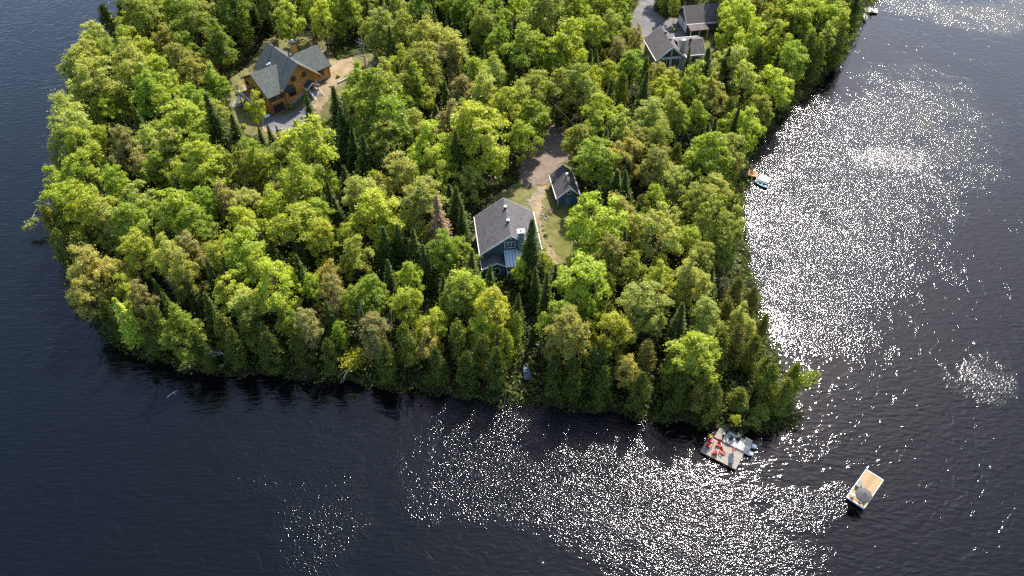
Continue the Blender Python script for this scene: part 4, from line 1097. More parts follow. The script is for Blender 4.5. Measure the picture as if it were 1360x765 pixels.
TREES = [
 (-100.6,192.0,1.95,9.9,"Cd"),
 (-88.2,179.5,5.07,16.4,"Mo"),
 (-83.0,173.3,3.13,12.0,"Mb"),
 (-73.6,173.7,5.55,17.5,"Md"),
 (-68.8,168.5,3.66,13.2,"Md"),
 (-82.2,185.6,3.90,13.8,"Mg"),
 (-67.6,180.9,4.66,15.5,"Md"),
 (-100.0,173.2,3.76,14.7,"Ap"),
 (-93.8,166.6,3.05,13.0,"Ao"),
 (-99.9,162.7,3.43,13.9,"Ap"),
 (-98.4,165.2,3.05,13.0,"Ap"),
 (-89.5,168.0,4.07,14.2,"Ml"),
 (-84.9,164.3,3.62,13.1,"Ml"),
 (-83.3,155.6,3.86,14.9,"Ap"),
 (-88.6,148.7,3.96,15.1,"Ap"),
 (-73.7,159.1,3.54,13.0,"Mb"),
 (-69.5,156.3,3.11,12.0,"Mb"),
 (-65.9,154.1,2.52,10.7,"Mg"),
 (-76.9,146.0,4.09,14.2,"Mg"),
 (-85.5,148.6,1.97,9.4,"My"),
 (-87.5,145.4,2.63,10.9,"Ml"),
 (-92.1,139.5,3.84,14.8,"Ap"),
 (-88.7,132.9,3.55,14.2,"Ap"),
 (-85.2,129.5,3.15,13.2,"Al"),
 (-65.7,133.1,4.73,15.7,"Ml"),
 (-66.9,127.1,3.77,13.5,"Mp"),
 (-59.6,134.2,2.67,15.0,"Ss"),
 (-58.0,119.5,4.29,14.6,"Ml"),
 (-68.0,123.3,3.05,11.9,"Mg"),
 (-77.8,129.8,2.98,11.7,"Mt"),
 (-72.4,124.9,2.74,11.2,"Mt"),
 (-82.4,120.2,4.02,14.1,"Ml"),
 (-92.6,131.6,1.39,9.2,"Ap"),
 (-88.4,121.5,2.56,10.8,"Ml"),
 (-52.4,128.6,2.61,10.9,"Mg"),
 (-51.3,122.4,2.53,10.7,"Mo"),
 (-55.8,123.7,2.38,10.4,"Mo"),
 (-53.7,179.3,3.80,13.6,"Ml"),
 (-46.1,180.3,3.61,13.1,"My"),
 (-59.8,186.3,3.90,13.8,"Md"),
 (-50.2,187.0,3.48,12.8,"Mg"),
 (-40.7,183.2,3.86,13.7,"Mg"),
 (-28.3,187.4,2.26,11.2,"Ap"),
 (-22.3,183.8,3.45,12.8,"Md"),
 (-31.3,169.6,3.83,14.8,"Ao"),
 (-24.4,168.4,3.64,14.4,"Ao"),
 (-19.5,166.7,3.63,14.3,"Ap"),
 (-14.6,178.3,2.06,12.1,"Ss"),
 (-11.1,184.0,3.87,13.7,"Mg"),
 (-5.1,179.0,4.21,14.5,"Mg"),
 (-3.2,169.1,3.26,12.3,"Mg"),
 (-12.8,164.8,3.40,13.8,"Ap"),
 (-7.5,173.6,2.90,12.7,"Ao"),
 (-28.0,141.0,5.23,16.8,"Mg"),
 (-32.7,148.6,3.38,12.6,"Mg"),
 (-24.1,135.1,4.25,14.6,"Mg"),
 (-19.8,154.6,4.60,15.3,"Mo"),
 (-20.0,148.0,3.74,13.4,"Ml"),
 (-15.1,162.1,3.38,12.6,"Mt"),
 (-10.6,150.0,3.04,11.8,"Mt"),
 (-4.2,154.9,2.71,12.2,"Ap"),
 (-5.7,146.9,2.62,12.0,"Ap"),
 (-39.3,125.7,5.06,16.4,"Ml"),
 (-46.7,127.4,2.93,11.6,"Mo"),
 (-48.8,123.1,3.04,11.8,"Ml"),
 (-36.7,143.6,2.19,12.7,"Ss"),
 (-34.2,135.3,2.31,13.3,"Ss"),
 (-32.1,128.7,2.06,12.1,"Ss"),
 (-28.8,125.8,2.40,13.7,"Ss"),
 (-25.5,129.4,3.47,12.8,"Mo"),
 (-21.3,118.4,3.95,13.9,"Mp"),
 (-15.7,124.7,4.56,15.3,"Ml"),
 (-15.1,120.3,3.01,11.8,"Ml"),
 (-12.2,135.0,3.90,13.8,"Mt"),
 (-5.9,127.5,5.43,17.2,"Ml"),
 (-10.9,124.8,2.39,13.6,"Ss"),
 (-14.5,119.5,1.63,10.1,"Ss"),
 (-52.5,137.6,1.18,8.1,"Ss"),
 (-50.3,137.9,0.99,7.2,"Ss"),
 (-48.3,136.9,0.98,7.1,"Ss"),
 (-43.9,146.5,1.43,9.2,"Ss"),
 (-55.1,146.3,1.95,9.4,"My"),
 (3.7,184.0,3.87,13.7,"Ml"),
 (7.4,173.5,4.92,17.3,"Ao"),
 (15.6,183.0,4.48,15.1,"Ml"),
 (21.0,186.4,3.47,12.8,"Ml"),
 (25.6,184.0,3.44,12.7,"Mg"),
 (3.4,160.1,4.70,15.6,"Mg"),
 (11.1,162.3,4.74,15.7,"Ml"),
 (9.1,161.4,3.17,12.1,"Ml"),
 (17.7,171.1,3.90,13.8,"My"),
 (23.4,175.4,3.55,13.0,"Mo"),
 (24.9,167.1,2.10,10.8,"At"),
 (27.1,161.2,2.78,11.3,"Mg"),
 (10.0,148.2,3.94,13.9,"Mo"),
 (14.9,148.5,3.01,12.9,"Ap"),
 (21.1,156.8,2.54,10.7,"Ml"),
 (21.2,148.0,1.83,11.1,"Ss"),
 (24.0,151.8,1.83,9.5,"Co"),
 (28.1,148.7,2.04,12.1,"Ss"),
 (29.2,172.2,1.61,9.7,"At"),
 (33.8,152.2,2.50,11.7,"Ay"),
 (40.3,162.8,1.52,9.6,"Ss"),
 (43.0,156.8,2.94,16.2,"Ss"),
 (48.4,161.1,2.36,13.5,"Ss"),
 (38.6,150.6,3.62,13.1,"Mg"),
 (32.9,147.8,2.65,11.0,"Ml"),
 (43.4,147.9,3.96,13.9,"Mb"),
 (54.4,178.4,4.00,14.0,"My"),
 (54.9,168.9,3.67,13.3,"Ml"),
 (49.3,161.6,3.97,13.9,"Mp"),
 (51.6,155.9,3.32,12.5,"Mp"),
 (56.9,164.9,2.11,10.3,"Cd"),
 (51.4,175.0,2.72,11.1,"My"),
 (18.9,141.1,3.11,12.0,"My"),
 (16.2,136.1,2.87,11.5,"Mg"),
 (22.0,136.8,2.88,11.5,"Mp"),
 (28.2,137.2,3.23,13.4,"Ap"),
 (33.6,141.5,2.57,11.9,"Ap"),
 (25.7,131.6,3.34,12.5,"Mb"),
 (29.1,131.2,2.81,12.5,"Ao"),
 (34.8,140.0,2.38,10.4,"Mo"),
 (38.8,143.0,2.42,10.4,"Mg"),
 (13.3,131.7,2.99,11.7,"Mo"),
 (15.9,122.9,4.03,14.1,"Mg"),
 (22.2,126.8,3.44,12.7,"Mb"),
 (49.1,138.9,3.12,12.0,"Ml"),
 (38.3,125.2,4.10,14.2,"Ml"),
 (42.3,128.7,3.83,13.6,"Mo"),
 (28.1,122.9,3.05,11.9,"Mb"),
 (30.7,119.8,3.01,11.8,"Mp"),
 (4.1,138.6,3.25,12.3,"Mg"),
 (1.5,132.0,2.82,11.3,"Mg"),
 (5.8,145.4,2.43,10.5,"Mo"),
 (-1.3,141.4,3.29,12.4,"Ml"),
 (70.8,182.9,4.09,14.2,"Ml"),
 (79.4,185.6,3.71,13.3,"Ml"),
 (76.7,178.0,2.78,11.3,"Mp"),
 (65.4,166.1,3.06,13.0,"Ag"),
 (59.1,154.9,3.71,13.4,"Ml"),
 (62.5,171.7,3.52,12.9,"Ml"),
 (72.8,171.3,2.36,11.0,"Co"),
 (87.4,192.9,2.54,11.6,"Cd"),
 (54.6,148.3,2.68,11.0,"Mo"),
 (62.4,179.7,3.62,13.1,"Mo"),
 (67.7,179.5,2.41,11.2,"Cd"),
 (-82.3,113.8,3.92,13.8,"Ml"),
 (-75.2,109.2,4.28,14.6,"Ml"),
 (-71.9,107.2,3.16,12.1,"Mp"),
 (-69.3,113.6,2.93,11.6,"Mp"),
 (-67.1,105.6,3.73,13.4,"Mg"),
 (-64.2,99.7,3.19,12.2,"My"),
 (-85.6,111.1,1.98,10.0,"Co"),
 (-82.0,106.2,1.80,9.4,"Co"),
 (-60.1,107.8,3.77,13.5,"Ml"),
 (-56.9,105.3,3.11,12.0,"Mg"),
 (-56.0,100.6,2.45,10.5,"Mt"),
 (-48.6,104.6,3.71,13.3,"Ml"),
 (-44.9,98.1,4.04,14.1,"Ml"),
 (-71.8,96.5,3.60,13.1,"Mq"),
 (-71.6,91.9,2.52,10.7,"Mq"),
 (-68.6,96.0,2.70,11.1,"Mq"),
 (-75.7,96.1,1.19,7.7,"Mg"),
 (-64.1,87.9,1.73,10.6,"Sl"),
 (-61.9,90.8,2.06,9.6,"Mt"),
 (-59.7,92.8,1.60,10.0,"Ss"),
 (-53.2,83.9,2.84,11.4,"Mg"),
 (-58.2,86.5,1.75,9.3,"Co"),
 (-53.8,92.5,1.60,10.0,"Ss"),
 (-49.6,88.0,1.72,10.6,"Ss"),
 (-47.3,85.5,1.74,9.3,"Co"),
 (-43.2,85.1,1.74,9.2,"Co"),
 (-67.7,89.6,1.53,8.6,"Cd"),
 (-53.3,113.7,2.12,9.8,"Mt"),
 (-38.4,104.1,4.45,15.0,"Ml"),
 (-43.2,109.7,2.87,11.4,"Ml"),
 (-35.3,108.8,2.70,11.1,"Mg"),
 (-24.1,106.6,4.50,15.1,"Ml"),
 (-16.3,109.4,3.79,13.5,"Mp"),
 (-32.1,111.6,1.74,10.7,"Ss"),
 (-34.0,114.6,1.77,10.8,"Ss"),
 (-12.6,105.5,2.51,14.2,"Dr"),
 (-37.1,102.3,1.83,11.1,"Ss"),
 (-33.2,102.3,2.62,10.9,"My"),
 (-30.9,103.1,1.51,9.6,"Ss"),
 (-26.6,98.4,2.72,11.1,"Mo"),
 (-22.6,101.8,1.83,11.1,"Ss"),
 (-20.1,103.0,1.67,10.3,"Ss"),
 (-21.1,95.6,1.46,9.3,"Ss"),
 (-17.3,101.6,1.66,10.3,"Ss"),
 (-14.8,98.8,1.64,10.2,"Ss"),
 (-11.8,100.0,2.73,11.2,"Mg"),
 (-8.9,99.7,2.13,9.8,"Mg"),
 (-17.2,95.1,2.24,10.0,"Ml"),
 (-38.9,91.2,3.49,12.9,"Ml"),
 (-42.9,95.1,2.97,11.7,"Ml"),
 (-33.7,92.4,1.92,9.3,"Ml"),
 (-29.5,91.0,2.48,10.6,"Mt"),
 (-30.8,94.7,1.94,9.4,"Mq"),
 (-33.2,85.2,2.29,10.1,"Mt"),
 (-36.7,86.8,1.88,9.2,"Mg"),
 (-23.9,90.7,2.48,10.6,"Mg"),
 (-26.4,89.8,2.04,9.6,"Mg"),
 (-17.9,88.2,2.88,11.5,"Ml"),
 (-11.5,92.7,1.60,10.0,"Ss"),
 (-7.5,91.4,3.20,12.2,"Ml"),
 (-9.0,89.2,2.32,10.2,"Mo"),
 (-12.9,85.6,2.14,9.8,"Ml"),
 (-13.4,81.9,1.83,9.1,"Mq"),
 (-3.1,86.8,2.85,11.4,"My"),
 (-4.9,84.6,1.99,9.5,"Ml"),
 (-21.9,82.9,2.26,10.1,"Mt"),
 (-17.1,82.3,1.83,9.5,"Co"),
 (-28.3,84.0,1.35,8.0,"Mg"),
 (-29.9,87.1,1.40,9.1,"Ss"),
 (-8.3,83.1,1.83,9.5,"Co"),
 (-4.9,80.7,1.82,9.5,"Co"),
 (-1.0,81.6,1.58,8.8,"Cl"),
 (-7.2,96.8,1.46,9.4,"Ss"),
 (-3.8,93.9,1.60,10.0,"Ss"),
 (-41.1,85.5,1.62,8.9,"Cd"),
 (-39.3,82.1,1.72,9.2,"Cd"),
 (-34.4,82.7,1.72,9.2,"Cd"),
 (-29.4,81.5,1.59,8.8,"Cd"),
 (-20.3,79.5,1.81,9.5,"Cd"),
 (3.2,98.2,2.42,13.8,"Ss"),
 (5.5,99.1,1.44,8.3,"Ml"),
 (11.8,91.2,4.17,14.4,"Ml"),
 (11.5,99.4,2.13,9.8,"Ml"),
 (15.2,104.6,4.15,14.3,"Ml"),
 (19.2,107.8,3.61,13.1,"Mb"),
 (25.1,103.0,3.98,14.0,"Mp"),
 (30.0,103.2,2.79,11.3,"Ml"),
 (33.7,111.9,3.23,12.3,"Mo"),
 (36.7,106.3,4.07,14.2,"Mo"),
 (37.4,102.1,2.48,10.6,"Mo"),
 (32.7,98.5,2.43,10.5,"Mo"),
 (20.1,95.9,2.24,10.0,"Mo"),
 (24.3,93.5,2.65,11.0,"Ml"),
 (27.8,91.8,1.91,9.3,"Ml"),
 (29.7,91.7,3.20,12.2,"Mp"),
 (21.3,86.4,3.66,13.2,"Mp"),
 (21.6,84.2,2.53,10.7,"Mp"),
 (8.3,80.8,3.58,13.1,"Mb"),
 (16.1,81.8,3.19,12.2,"My"),
 (18.0,77.1,1.79,9.0,"Mq"),
 (12.9,86.6,2.00,9.5,"Mg"),
 (5.7,91.8,1.59,9.9,"Ss"),
 (1.6,95.9,1.55,8.5,"Ml"),
 (4.2,94.1,1.45,9.3,"Ss"),
 (7.6,95.7,0.98,7.1,"Ss"),
 (0.2,85.3,1.49,8.5,"Cl"),
 (28.7,77.7,3.65,13.2,"My"),
 (37.8,86.0,2.01,9.5,"Mp"),
 (35.3,88.7,1.64,9.0,"Cb"),
 (38.5,94.2,1.69,9.1,"Cb"),
 (40.9,92.7,1.55,8.7,"Cb"),
 (33.1,80.3,1.57,8.7,"Co"),
 (38.7,80.7,1.70,9.1,"Co"),
 (25.2,77.5,1.55,8.7,"Co"),
 (-2.4,78.1,1.80,9.4,"Cd"),
 (-7.2,78.3,1.80,9.4,"Cd"),
 (-12.4,79.1,1.69,9.1,"Cd"),
 (9.7,76.5,1.78,9.4,"Cd"),
 (6.7,76.9,1.55,8.7,"Cd"),
 (14.2,75.3,1.66,9.0,"Cd"),
 (20.0,74.2,1.65,9.0,"Cd"),
 (25.8,73.7,1.64,9.0,"Cd"),
 (31.2,72.4,1.63,8.9,"Co"),
 (35.6,73.5,1.63,4.6,"Co"),
 (38.5,71.5,1.62,4.6,"Co"),
 (42.1,73.0,1.40,8.3,"Co"),
 (44.3,76.1,1.31,8.0,"Cl"),
 (34.7,70.5,0.81,3.5,"My"),
 (35.8,81.7,1.58,8.8,"Cb"),
 (41.5,86.5,1.38,8.2,"Cb"),
 (-45.5,82.5,1.60,8.8,"Cd"),
 (-50.5,82.3,1.48,8.5,"Cd"),
 (-60.2,85.6,1.50,8.6,"Cd"),
 (40.1,195.2,1.75,8.9,"Md"),
 (42.1,193.6,1.16,7.6,"Mo"),
 (60.9,196.2,4.31,12.6,"Mo"),
 (-26.2,172.6,2.04,11.3,"Ss"),
 (23.2,192.5,1.98,12.7,"Ss"),
 (-99.2,195.9,2.38,9.6,"Cd"),
 (-72.5,194.4,3.81,11.9,"Mg"),
 (66.6,195.5,3.36,13.4,"Ml"),
 (-96.5,150.3,1.60,9.7,"Cd"),
 (5.7,208.2,3.39,11.2,"Ml"),
 (-28.4,202.9,2.82,11.2,"Mp"),
 (-10.0,196.7,2.85,11.3,"Mg"),
 (77.0,192.4,3.54,12.0,"Ml"),
 (40.9,154.7,1.41,8.2,"Cb"),
 (-94.7,194.6,2.39,11.7,"Ap"),
 (-78.5,134.6,1.55,9.7,"Ss"),
 (-71.4,143.5,2.90,11.9,"Al"),
 (-14.6,197.9,2.36,11.6,"Ap"),
 (-75.9,183.7,2.97,11.0,"Ap"),
 (80.6,179.0,2.79,10.7,"Co"),
 (-87.4,194.2,3.50,12.5,"Mg"),
 (-40.4,189.7,4.20,12.5,"Ml"),
 (-69.0,187.0,2.82,11.6,"Ml"),
 (-35.3,208.1,2.43,10.7,"Ap"),
 (-0.3,198.2,3.22,13.0,"Ao"),
 (19.5,160.8,1.66,10.5,"Ss"),
 (33.6,118.5,1.57,9.3,"Ss"),
 (-5.4,197.7,3.12,11.2,"My"),
 (-11.5,207.9,2.11,11.6,"Ss"),
 (63.7,200.8,2.91,9.9,"My"),
 (-15.5,208.6,3.01,10.8,"Ml"),
 (-90.5,186.4,1.55,9.4,"Ss"),
 (-75.2,198.3,2.60,12.8,"Ap"),
 (-61.2,127.0,2.94,12.4,"Mg"),
 (-24.8,147.3,2.84,12.5,"Mp"),
 (41.9,205.7,3.19,12.6,"Ml"),
 (55.7,173.0,1.73,10.4,"Ss"),
 (-1.8,201.3,1.81,9.8,"Ss"),
 (-28.0,208.9,1.93,10.4,"Ss"),
 (-78.4,188.0,2.22,13.0,"Ss"),
 (-5.2,207.4,1.82,12.0,"Ss"),
 (-0.0,171.8,2.12,11.3,"Ss"),
 (5.1,151.6,3.05,11.5,"Mo"),
 (-48.1,95.1,1.86,10.8,"Ss"),
 (40.7,113.2,2.40,11.4,"Co"),
 (24.4,113.2,1.73,9.1,"Cb"),
 (-7.2,203.6,3.37,11.9,"Mg"),
 (-95.7,202.1,3.45,12.8,"Mp"),
 (44.9,134.4,1.64,8.2,"Co"),
 (81.6,201.0,4.14,13.4,"Mo"),
 (15.2,192.1,2.33,11.5,"Ao"),
 (-72.1,199.2,2.03,12.3,"Ss"),
 (-80.8,201.5,2.92,12.6,"Ap"),
 (-60.7,204.0,2.77,12.3,"Mg"),
 (11.8,190.0,1.57,10.8,"Ss"),
 (-40.4,205.5,2.48,11.6,"Ao"),
 (-35.9,194.1,2.66,10.9,"Ao"),
 (-16.8,201.9,2.70,11.1,"Ap"),
 (-25.1,154.7,1.67,9.8,"Ss"),
 (70.4,202.9,3.65,12.7,"Ml"),
 (9.9,202.5,2.48,11.8,"Al"),
 (-14.7,188.1,3.05,13.0,"Al"),
 (-28.4,192.9,1.94,10.8,"Ss"),
 (19.8,119.4,1.85,10.1,"Ss"),
 (-70.3,204.8,1.75,9.5,"Ss"),
 (81.9,190.2,2.72,12.2,"Ap"),
 (-22.2,196.5,3.65,13.8,"Mo"),
 (-7.2,189.7,3.20,12.7,"Mg"),
 (67.5,206.7,1.69,9.3,"Co"),
 (45.7,206.2,1.56,8.0,"Cb"),
 (15.9,112.6,2.01,11.1,"Ss"),
 (55.7,208.0,1.37,8.2,"Co"),
 (48.9,166.1,1.53,8.4,"Co"),
 (65.6,184.4,3.12,13.1,"Ml"),
 (27.7,203.1,4.13,12.2,"Mo"),
 (18.4,195.6,4.04,15.4,"Ml"),
 (90.8,208.0,1.58,7.8,"Co"),
 (-19.0,178.6,1.75,10.5,"Ss"),
 (23.2,111.2,1.54,9.7,"Ss"),
 (-46.7,208.0,3.00,12.5,"Ap"),
 (60.6,187.2,3.90,13.6,"Mb"),
 (76.0,182.3,1.59,10.4,"Ss"),
 (31.1,85.1,2.42,10.2,"Ap"),
 (-8.2,156.0,3.14,11.9,"Ml"),
 (28.0,177.4,1.47,8.4,"Co"),
 (-64.6,207.1,3.46,13.8,"Mp"),
 (-88.0,205.5,2.17,10.8,"Ss"),
 (89.5,205.7,1.93,10.6,"Ss"),
 (-0.2,183.5,1.73,9.3,"Ss"),
 (59.6,205.3,2.09,12.6,"Ss"),
 (75.5,184.8,1.52,10.4,"Ss"),
 (-51.4,201.1,2.18,13.5,"Ss"),
 (-72.3,137.6,1.55,8.6,"Ss"),
 (-36.4,130.4,1.96,11.4,"Ss"),
 (-6.7,163.0,1.66,9.7,"Ss"),
 (16.0,130.0,1.70,8.9,"Co"),
 (15.4,200.9,3.06,11.6,"Ap"),
 (-37.3,200.9,2.99,11.8,"Ml"),
 (21.8,205.8,3.62,12.6,"Mg"),
 (45.6,138.1,1.90,12.2,"Ss"),
 (0.7,88.0,1.66,10.4,"Ss"),
 (-43.2,117.4,2.06,12.9,"Ss"),
 (5.1,164.3,2.12,12.2,"Ss"),
 (0.6,203.5,2.02,11.6,"Ss"),
 (5.1,201.8,3.16,13.5,"Ao"),
 (39.2,133.1,1.66,10.8,"Ss"),
 (49.4,170.0,1.34,7.0,"Cb"),
 (41.3,119.7,1.55,8.1,"Co"),
 (24.9,198.0,1.93,11.9,"Ss"),
 (81.0,208.9,3.46,13.2,"Ml"),
 (-91.7,196.3,1.54,8.9,"Ss"),
 (-32.1,196.9,1.65,10.0,"Ss"),
 (-20.5,207.3,3.27,13.2,"Mg"),
 (-76.4,167.1,3.22,12.8,"Mg"),
 (-22.0,122.2,1.55,9.9,"Ss"),
 (-93.5,148.1,2.85,11.4,"Ap"),
 (13.6,77.9,1.99,10.8,"Cd"),
 (-15.7,139.2,2.12,11.3,"Ss"),
 (8.3,180.9,2.50,11.7,"Ap"),
 (-26.1,206.2,2.57,12.2,"Al"),
 (-87.8,200.0,2.81,11.7,"Al"),
 (-100.3,183.4,2.66,12.4,"Cd"),
 (33.0,129.2,1.72,8.7,"Co"),
 (21.2,167.3,1.39,7.7,"Cb"),
 (-57.2,136.9,1.79,10.5,"Ss"),
 (15.5,85.5,1.86,10.1,"Co"),
 (49.4,208.7,3.56,11.3,"My"),
 (-38.9,114.1,3.03,14.2,"Al"),
 (37.9,117.1,3.50,11.3,"Mp"),
 (14.4,110.3,1.72,10.1,"Co"),
 (-61.0,196.0,1.96,10.8,"Ss"),
 (11.1,186.8,3.06,11.2,"Ap"),
 (1.0,190.9,3.59,13.7,"My"),
 (10.2,195.7,3.05,11.6,"Ml"),
 (-65.1,189.1,2.04,11.5,"Ss"),
 (20.6,201.2,2.53,10.5,"Al"),
 (-80.5,208.8,2.06,10.4,"Ss"),
 (22.9,139.5,1.37,7.9,"Co"),
 (68.0,190.4,1.33,8.8,"Cb"),
 (-11.4,115.3,1.66,9.0,"Ss"),
 (76.6,208.4,2.86,12.6,"My"),
 (-49.2,113.9,2.92,10.6,"Mp"),
 (-84.9,206.3,2.11,12.6,"Ss"),
 (-28.0,153.5,2.39,10.8,"Ap"),
 (-22.0,138.6,1.68,10.6,"Ss"),
 (0.0,155.7,2.13,11.4,"Ss"),
 (-51.8,205.5,2.85,11.2,"Ao"),
 (-71.8,133.1,2.49,11.2,"Ao"),
 (3.3,195.7,1.53,9.7,"Ss"),
 (-24.4,150.7,1.62,9.1,"Ss"),
 (73.3,177.9,1.49,7.5,"Co"),
 (56.3,191.1,1.62,10.9,"Ss"),
 (-47.9,199.7,2.12,11.5,"Ss"),
 (-98.9,208.4,1.71,9.8,"Cd"),
 (-78.8,196.1,3.24,12.7,"Ap"),
 (-24.9,192.3,2.19,12.5,"Ss"),
 (55.6,185.1,3.40,13.0,"Ml"),
 (58.7,201.7,2.87,11.5,"Al"),
 (85.1,197.1,1.95,11.8,"Ss"),
 (53.7,189.8,1.87,8.6,"Cb"),
 (46.3,150.4,1.50,9.7,"Ss"),
 (-75.4,188.8,1.92,11.8,"Ss"),
 (43.0,115.7,1.40,7.6,"Cb"),
 (-32.6,187.9,1.99,12.0,"Ss"),
 (-13.2,194.6,1.79,9.8,"Ss"),
 (-33.0,200.2,2.72,13.4,"Ao"),
 (85.7,206.9,3.07,11.3,"Ap"),
 (-81.3,131.7,1.82,11.0,"Ss"),
 (26.6,190.5,2.45,12.4,"Ap"),
 (-68.7,198.4,1.94,11.9,"Ss"),
 (0.7,207.6,3.22,12.8,"Ml"),
 (22.0,117.4,2.11,10.6,"Ss"),
 (34.9,122.0,1.91,10.2,"Ss"),
 (56.6,175.0,1.44,8.0,"Cb"),
 (26.3,207.0,1.62,8.8,"Ss"),
 (-78.5,157.3,1.82,12.1,"Ss"),
 (-62.0,140.0,2.59,11.5,"Ao"),
 (-68.1,138.3,2.20,13.4,"Ss"),
 (50.7,146.6,1.58,9.2,"Co"),
 (29.0,108.2,2.66,10.0,"Mp"),
 (17.0,98.4,2.70,10.4,"Mb"),
 (47.4,146.3,1.90,9.4,"Co"),
 (-19.6,128.9,1.54,10.6,"Ss"),
 (-50.2,198.2,1.56,9.8,"Ss"),
 (-42.7,201.2,3.51,12.1,"Ml"),
 (12.2,173.0,2.00,12.7,"Ss"),
 (-26.9,112.7,2.91,12.2,"Ap"),
 (-64.5,124.3,1.51,8.9,"Ss"),
 (-46.6,91.7,2.90,10.8,"My"),
 (-76.2,205.5,3.22,12.3,"Ap"),
 (-57.7,208.5,4.02,15.1,"Mg"),
 (-3.1,183.6,1.50,9.0,"Ss"),
 (-85.9,203.9,1.58,10.0,"Ss"),
 (40.1,74.5,1.76,9.4,"Co"),
 (-11.7,176.8,1.65,9.5,"Ss"),
 (10.1,168.6,1.91,9.9,"Ss"),
 (41.5,134.6,2.23,12.0,"Ss"),
 (61.7,175.9,1.36,8.2,"Co"),
 (23.0,196.1,1.57,8.6,"Ss"),
 (-95.1,143.5,2.34,10.1,"Co"),
 (30.2,146.2,1.40,7.2,"Cb"),
 (-93.5,185.7,2.23,12.5,"Ss"),
 (-64.2,198.6,2.09,12.3,"Ss"),
 (71.3,189.4,2.63,9.9,"Ml"),
 (-75.8,152.0,3.37,13.3,"My"),
 (59.1,191.3,2.29,11.6,"Ss"),
 (25.2,195.1,1.34,7.3,"Cb"),
 (-41.2,194.8,2.61,10.0,"Ml"),
 (23.7,107.8,1.94,9.5,"Co"),
 (0.5,176.0,1.96,10.0,"Ss"),
 (-57.2,200.6,2.92,11.2,"Ap"),
 (-101.2,177.8,1.93,9.4,"Cd"),
 (39.8,76.7,1.40,7.6,"Co"),
 (-36.1,119.5,2.67,10.6,"Mg"),
 (6.1,188.8,2.02,10.9,"Ss"),
 (-43.3,88.8,3.07,11.8,"Mp"),
 (17.1,152.3,2.58,10.6,"Ml"),
 (65.0,208.7,2.57,11.0,"My"),
 (-38.9,109.0,1.87,10.4,"Ss"),
 (24.8,89.5,1.43,8.0,"Cb"),
 (62.2,162.3,1.72,9.9,"Co"),
 (-65.3,113.7,1.91,9.7,"Ss"),
 (-93.9,183.1,1.57,10.7,"Ss"),
 (19.5,102.1,1.52,8.9,"Ss"),
 (26.2,117.4,1.65,9.2,"Ss"),
 (-76.2,156.5,1.58,9.7,"Ss"),
 (-4.7,160.1,2.58,10.2,"Al"),
 (-19.5,135.0,2.31,11.8,"Ap"),
 (-34.4,204.5,1.90,11.7,"Ss"),
 (12.3,176.4,1.57,10.3,"Ss"),
 (-5.9,183.6,2.18,11.8,"Ss"),
 (-3.4,190.0,1.96,10.0,"Ss"),
 (-31.6,119.7,1.82,10.7,"Ss"),
 (-84.2,134.2,2.93,10.1,"Ml"),
 (-12.1,203.5,1.65,10.3,"Ss"),
 (63.0,159.0,2.20,9.4,"Cb"),
 (-77.2,159.3,1.56,10.4,"Ss"),
 (-9.7,168.0,1.76,9.8,"Ss"),
 (35.7,155.1,1.33,8.5,"Cb"),
 (-91.6,135.1,1.60,9.1,"Cd"),
 (-56.1,94.2,2.36,11.9,"Ao"),
 (30.0,197.9,1.60,8.6,"Ss"),
 (6.1,192.6,2.88,12.0,"Ap"),
 (-76.7,103.1,2.15,10.6,"Co"),
 (74.3,197.3,3.65,13.3,"My"),
 (40.9,199.0,1.71,9.2,"Ss"),
 (-31.1,206.6,3.02,11.6,"Ap"),
 (1.3,147.5,2.57,10.5,"Ap"),
 (-10.3,139.8,2.59,10.4,"Ao"),
 (-15.5,191.6,2.06,11.3,"Ss"),
 (-33.2,141.4,1.69,10.2,"Ss"),
 (-13.9,148.5,1.71,10.4,"Ss"),
 (18.4,177.4,2.75,10.3,"Ml"),
 (-27.5,163.8,2.06,12.8,"Ss"),
 (-77.6,191.0,2.17,12.9,"Ss"),
 (-10.2,158.7,1.82,11.0,"Ss"),
 (47.0,142.4,2.45,10.1,"Ml"),
 (26.7,83.5,1.95,11.2,"Ss"),
 (55.0,197.6,3.11,14.2,"Ao"),
 (12.7,83.0,1.43,8.3,"Co"),
 (-88.8,142.0,1.69,11.1,"Ss"),
 (-73.9,117.1,2.85,11.9,"Mg"),
 (-81.9,191.0,1.90,11.0,"Ss"),
 (-21.8,112.0,1.53,10.3,"Ss"),
 (-21.4,161.3,2.06,10.4,"Ss"),
 (-35.6,94.1,1.75,11.7,"Ss"),
 (-17.3,132.8,1.90,12.3,"Ss"),
 (30.7,160.2,1.38,8.5,"Co"),
 (-50.4,98.5,2.47,10.3,"Ml"),
 (21.1,91.0,1.81,9.9,"Ss"),
 (-68.0,160.8,1.62,9.1,"Ss"),
 (25.6,171.7,1.91,8.5,"Cb"),
 (-76.5,178.5,2.44,12.4,"Ap"),
 (-35.9,185.7,1.85,10.2,"Ss"),
 (-62.8,116.5,1.82,9.6,"Ss"),
 (-66.8,142.6,3.46,12.2,"Mg"),
 (-80.7,139.2,1.71,9.8,"Ss"),
 (13.2,208.3,3.65,11.9,"Ml"),
 (-85.9,115.8,1.94,9.1,"Cd"),
 (-8.3,119.8,2.48,9.7,"Mo"),
 (-87.5,189.3,2.49,11.0,"Ap"),
 (76.0,201.0,1.62,8.1,"Co"),
 (-9.0,209.0,1.52,8.5,"Ss"),
 (-72.5,129.5,2.33,11.6,"Ap"),
 (-76.7,121.3,1.99,11.1,"Ss"),
 (-19.2,199.2,1.87,11.4,"Ss"),
 (-19.1,190.6,3.13,11.4,"Mg"),
 (-8.2,194.0,2.07,12.9,"Ss"),
 (-100.7,168.8,2.05,8.8,"Co"),
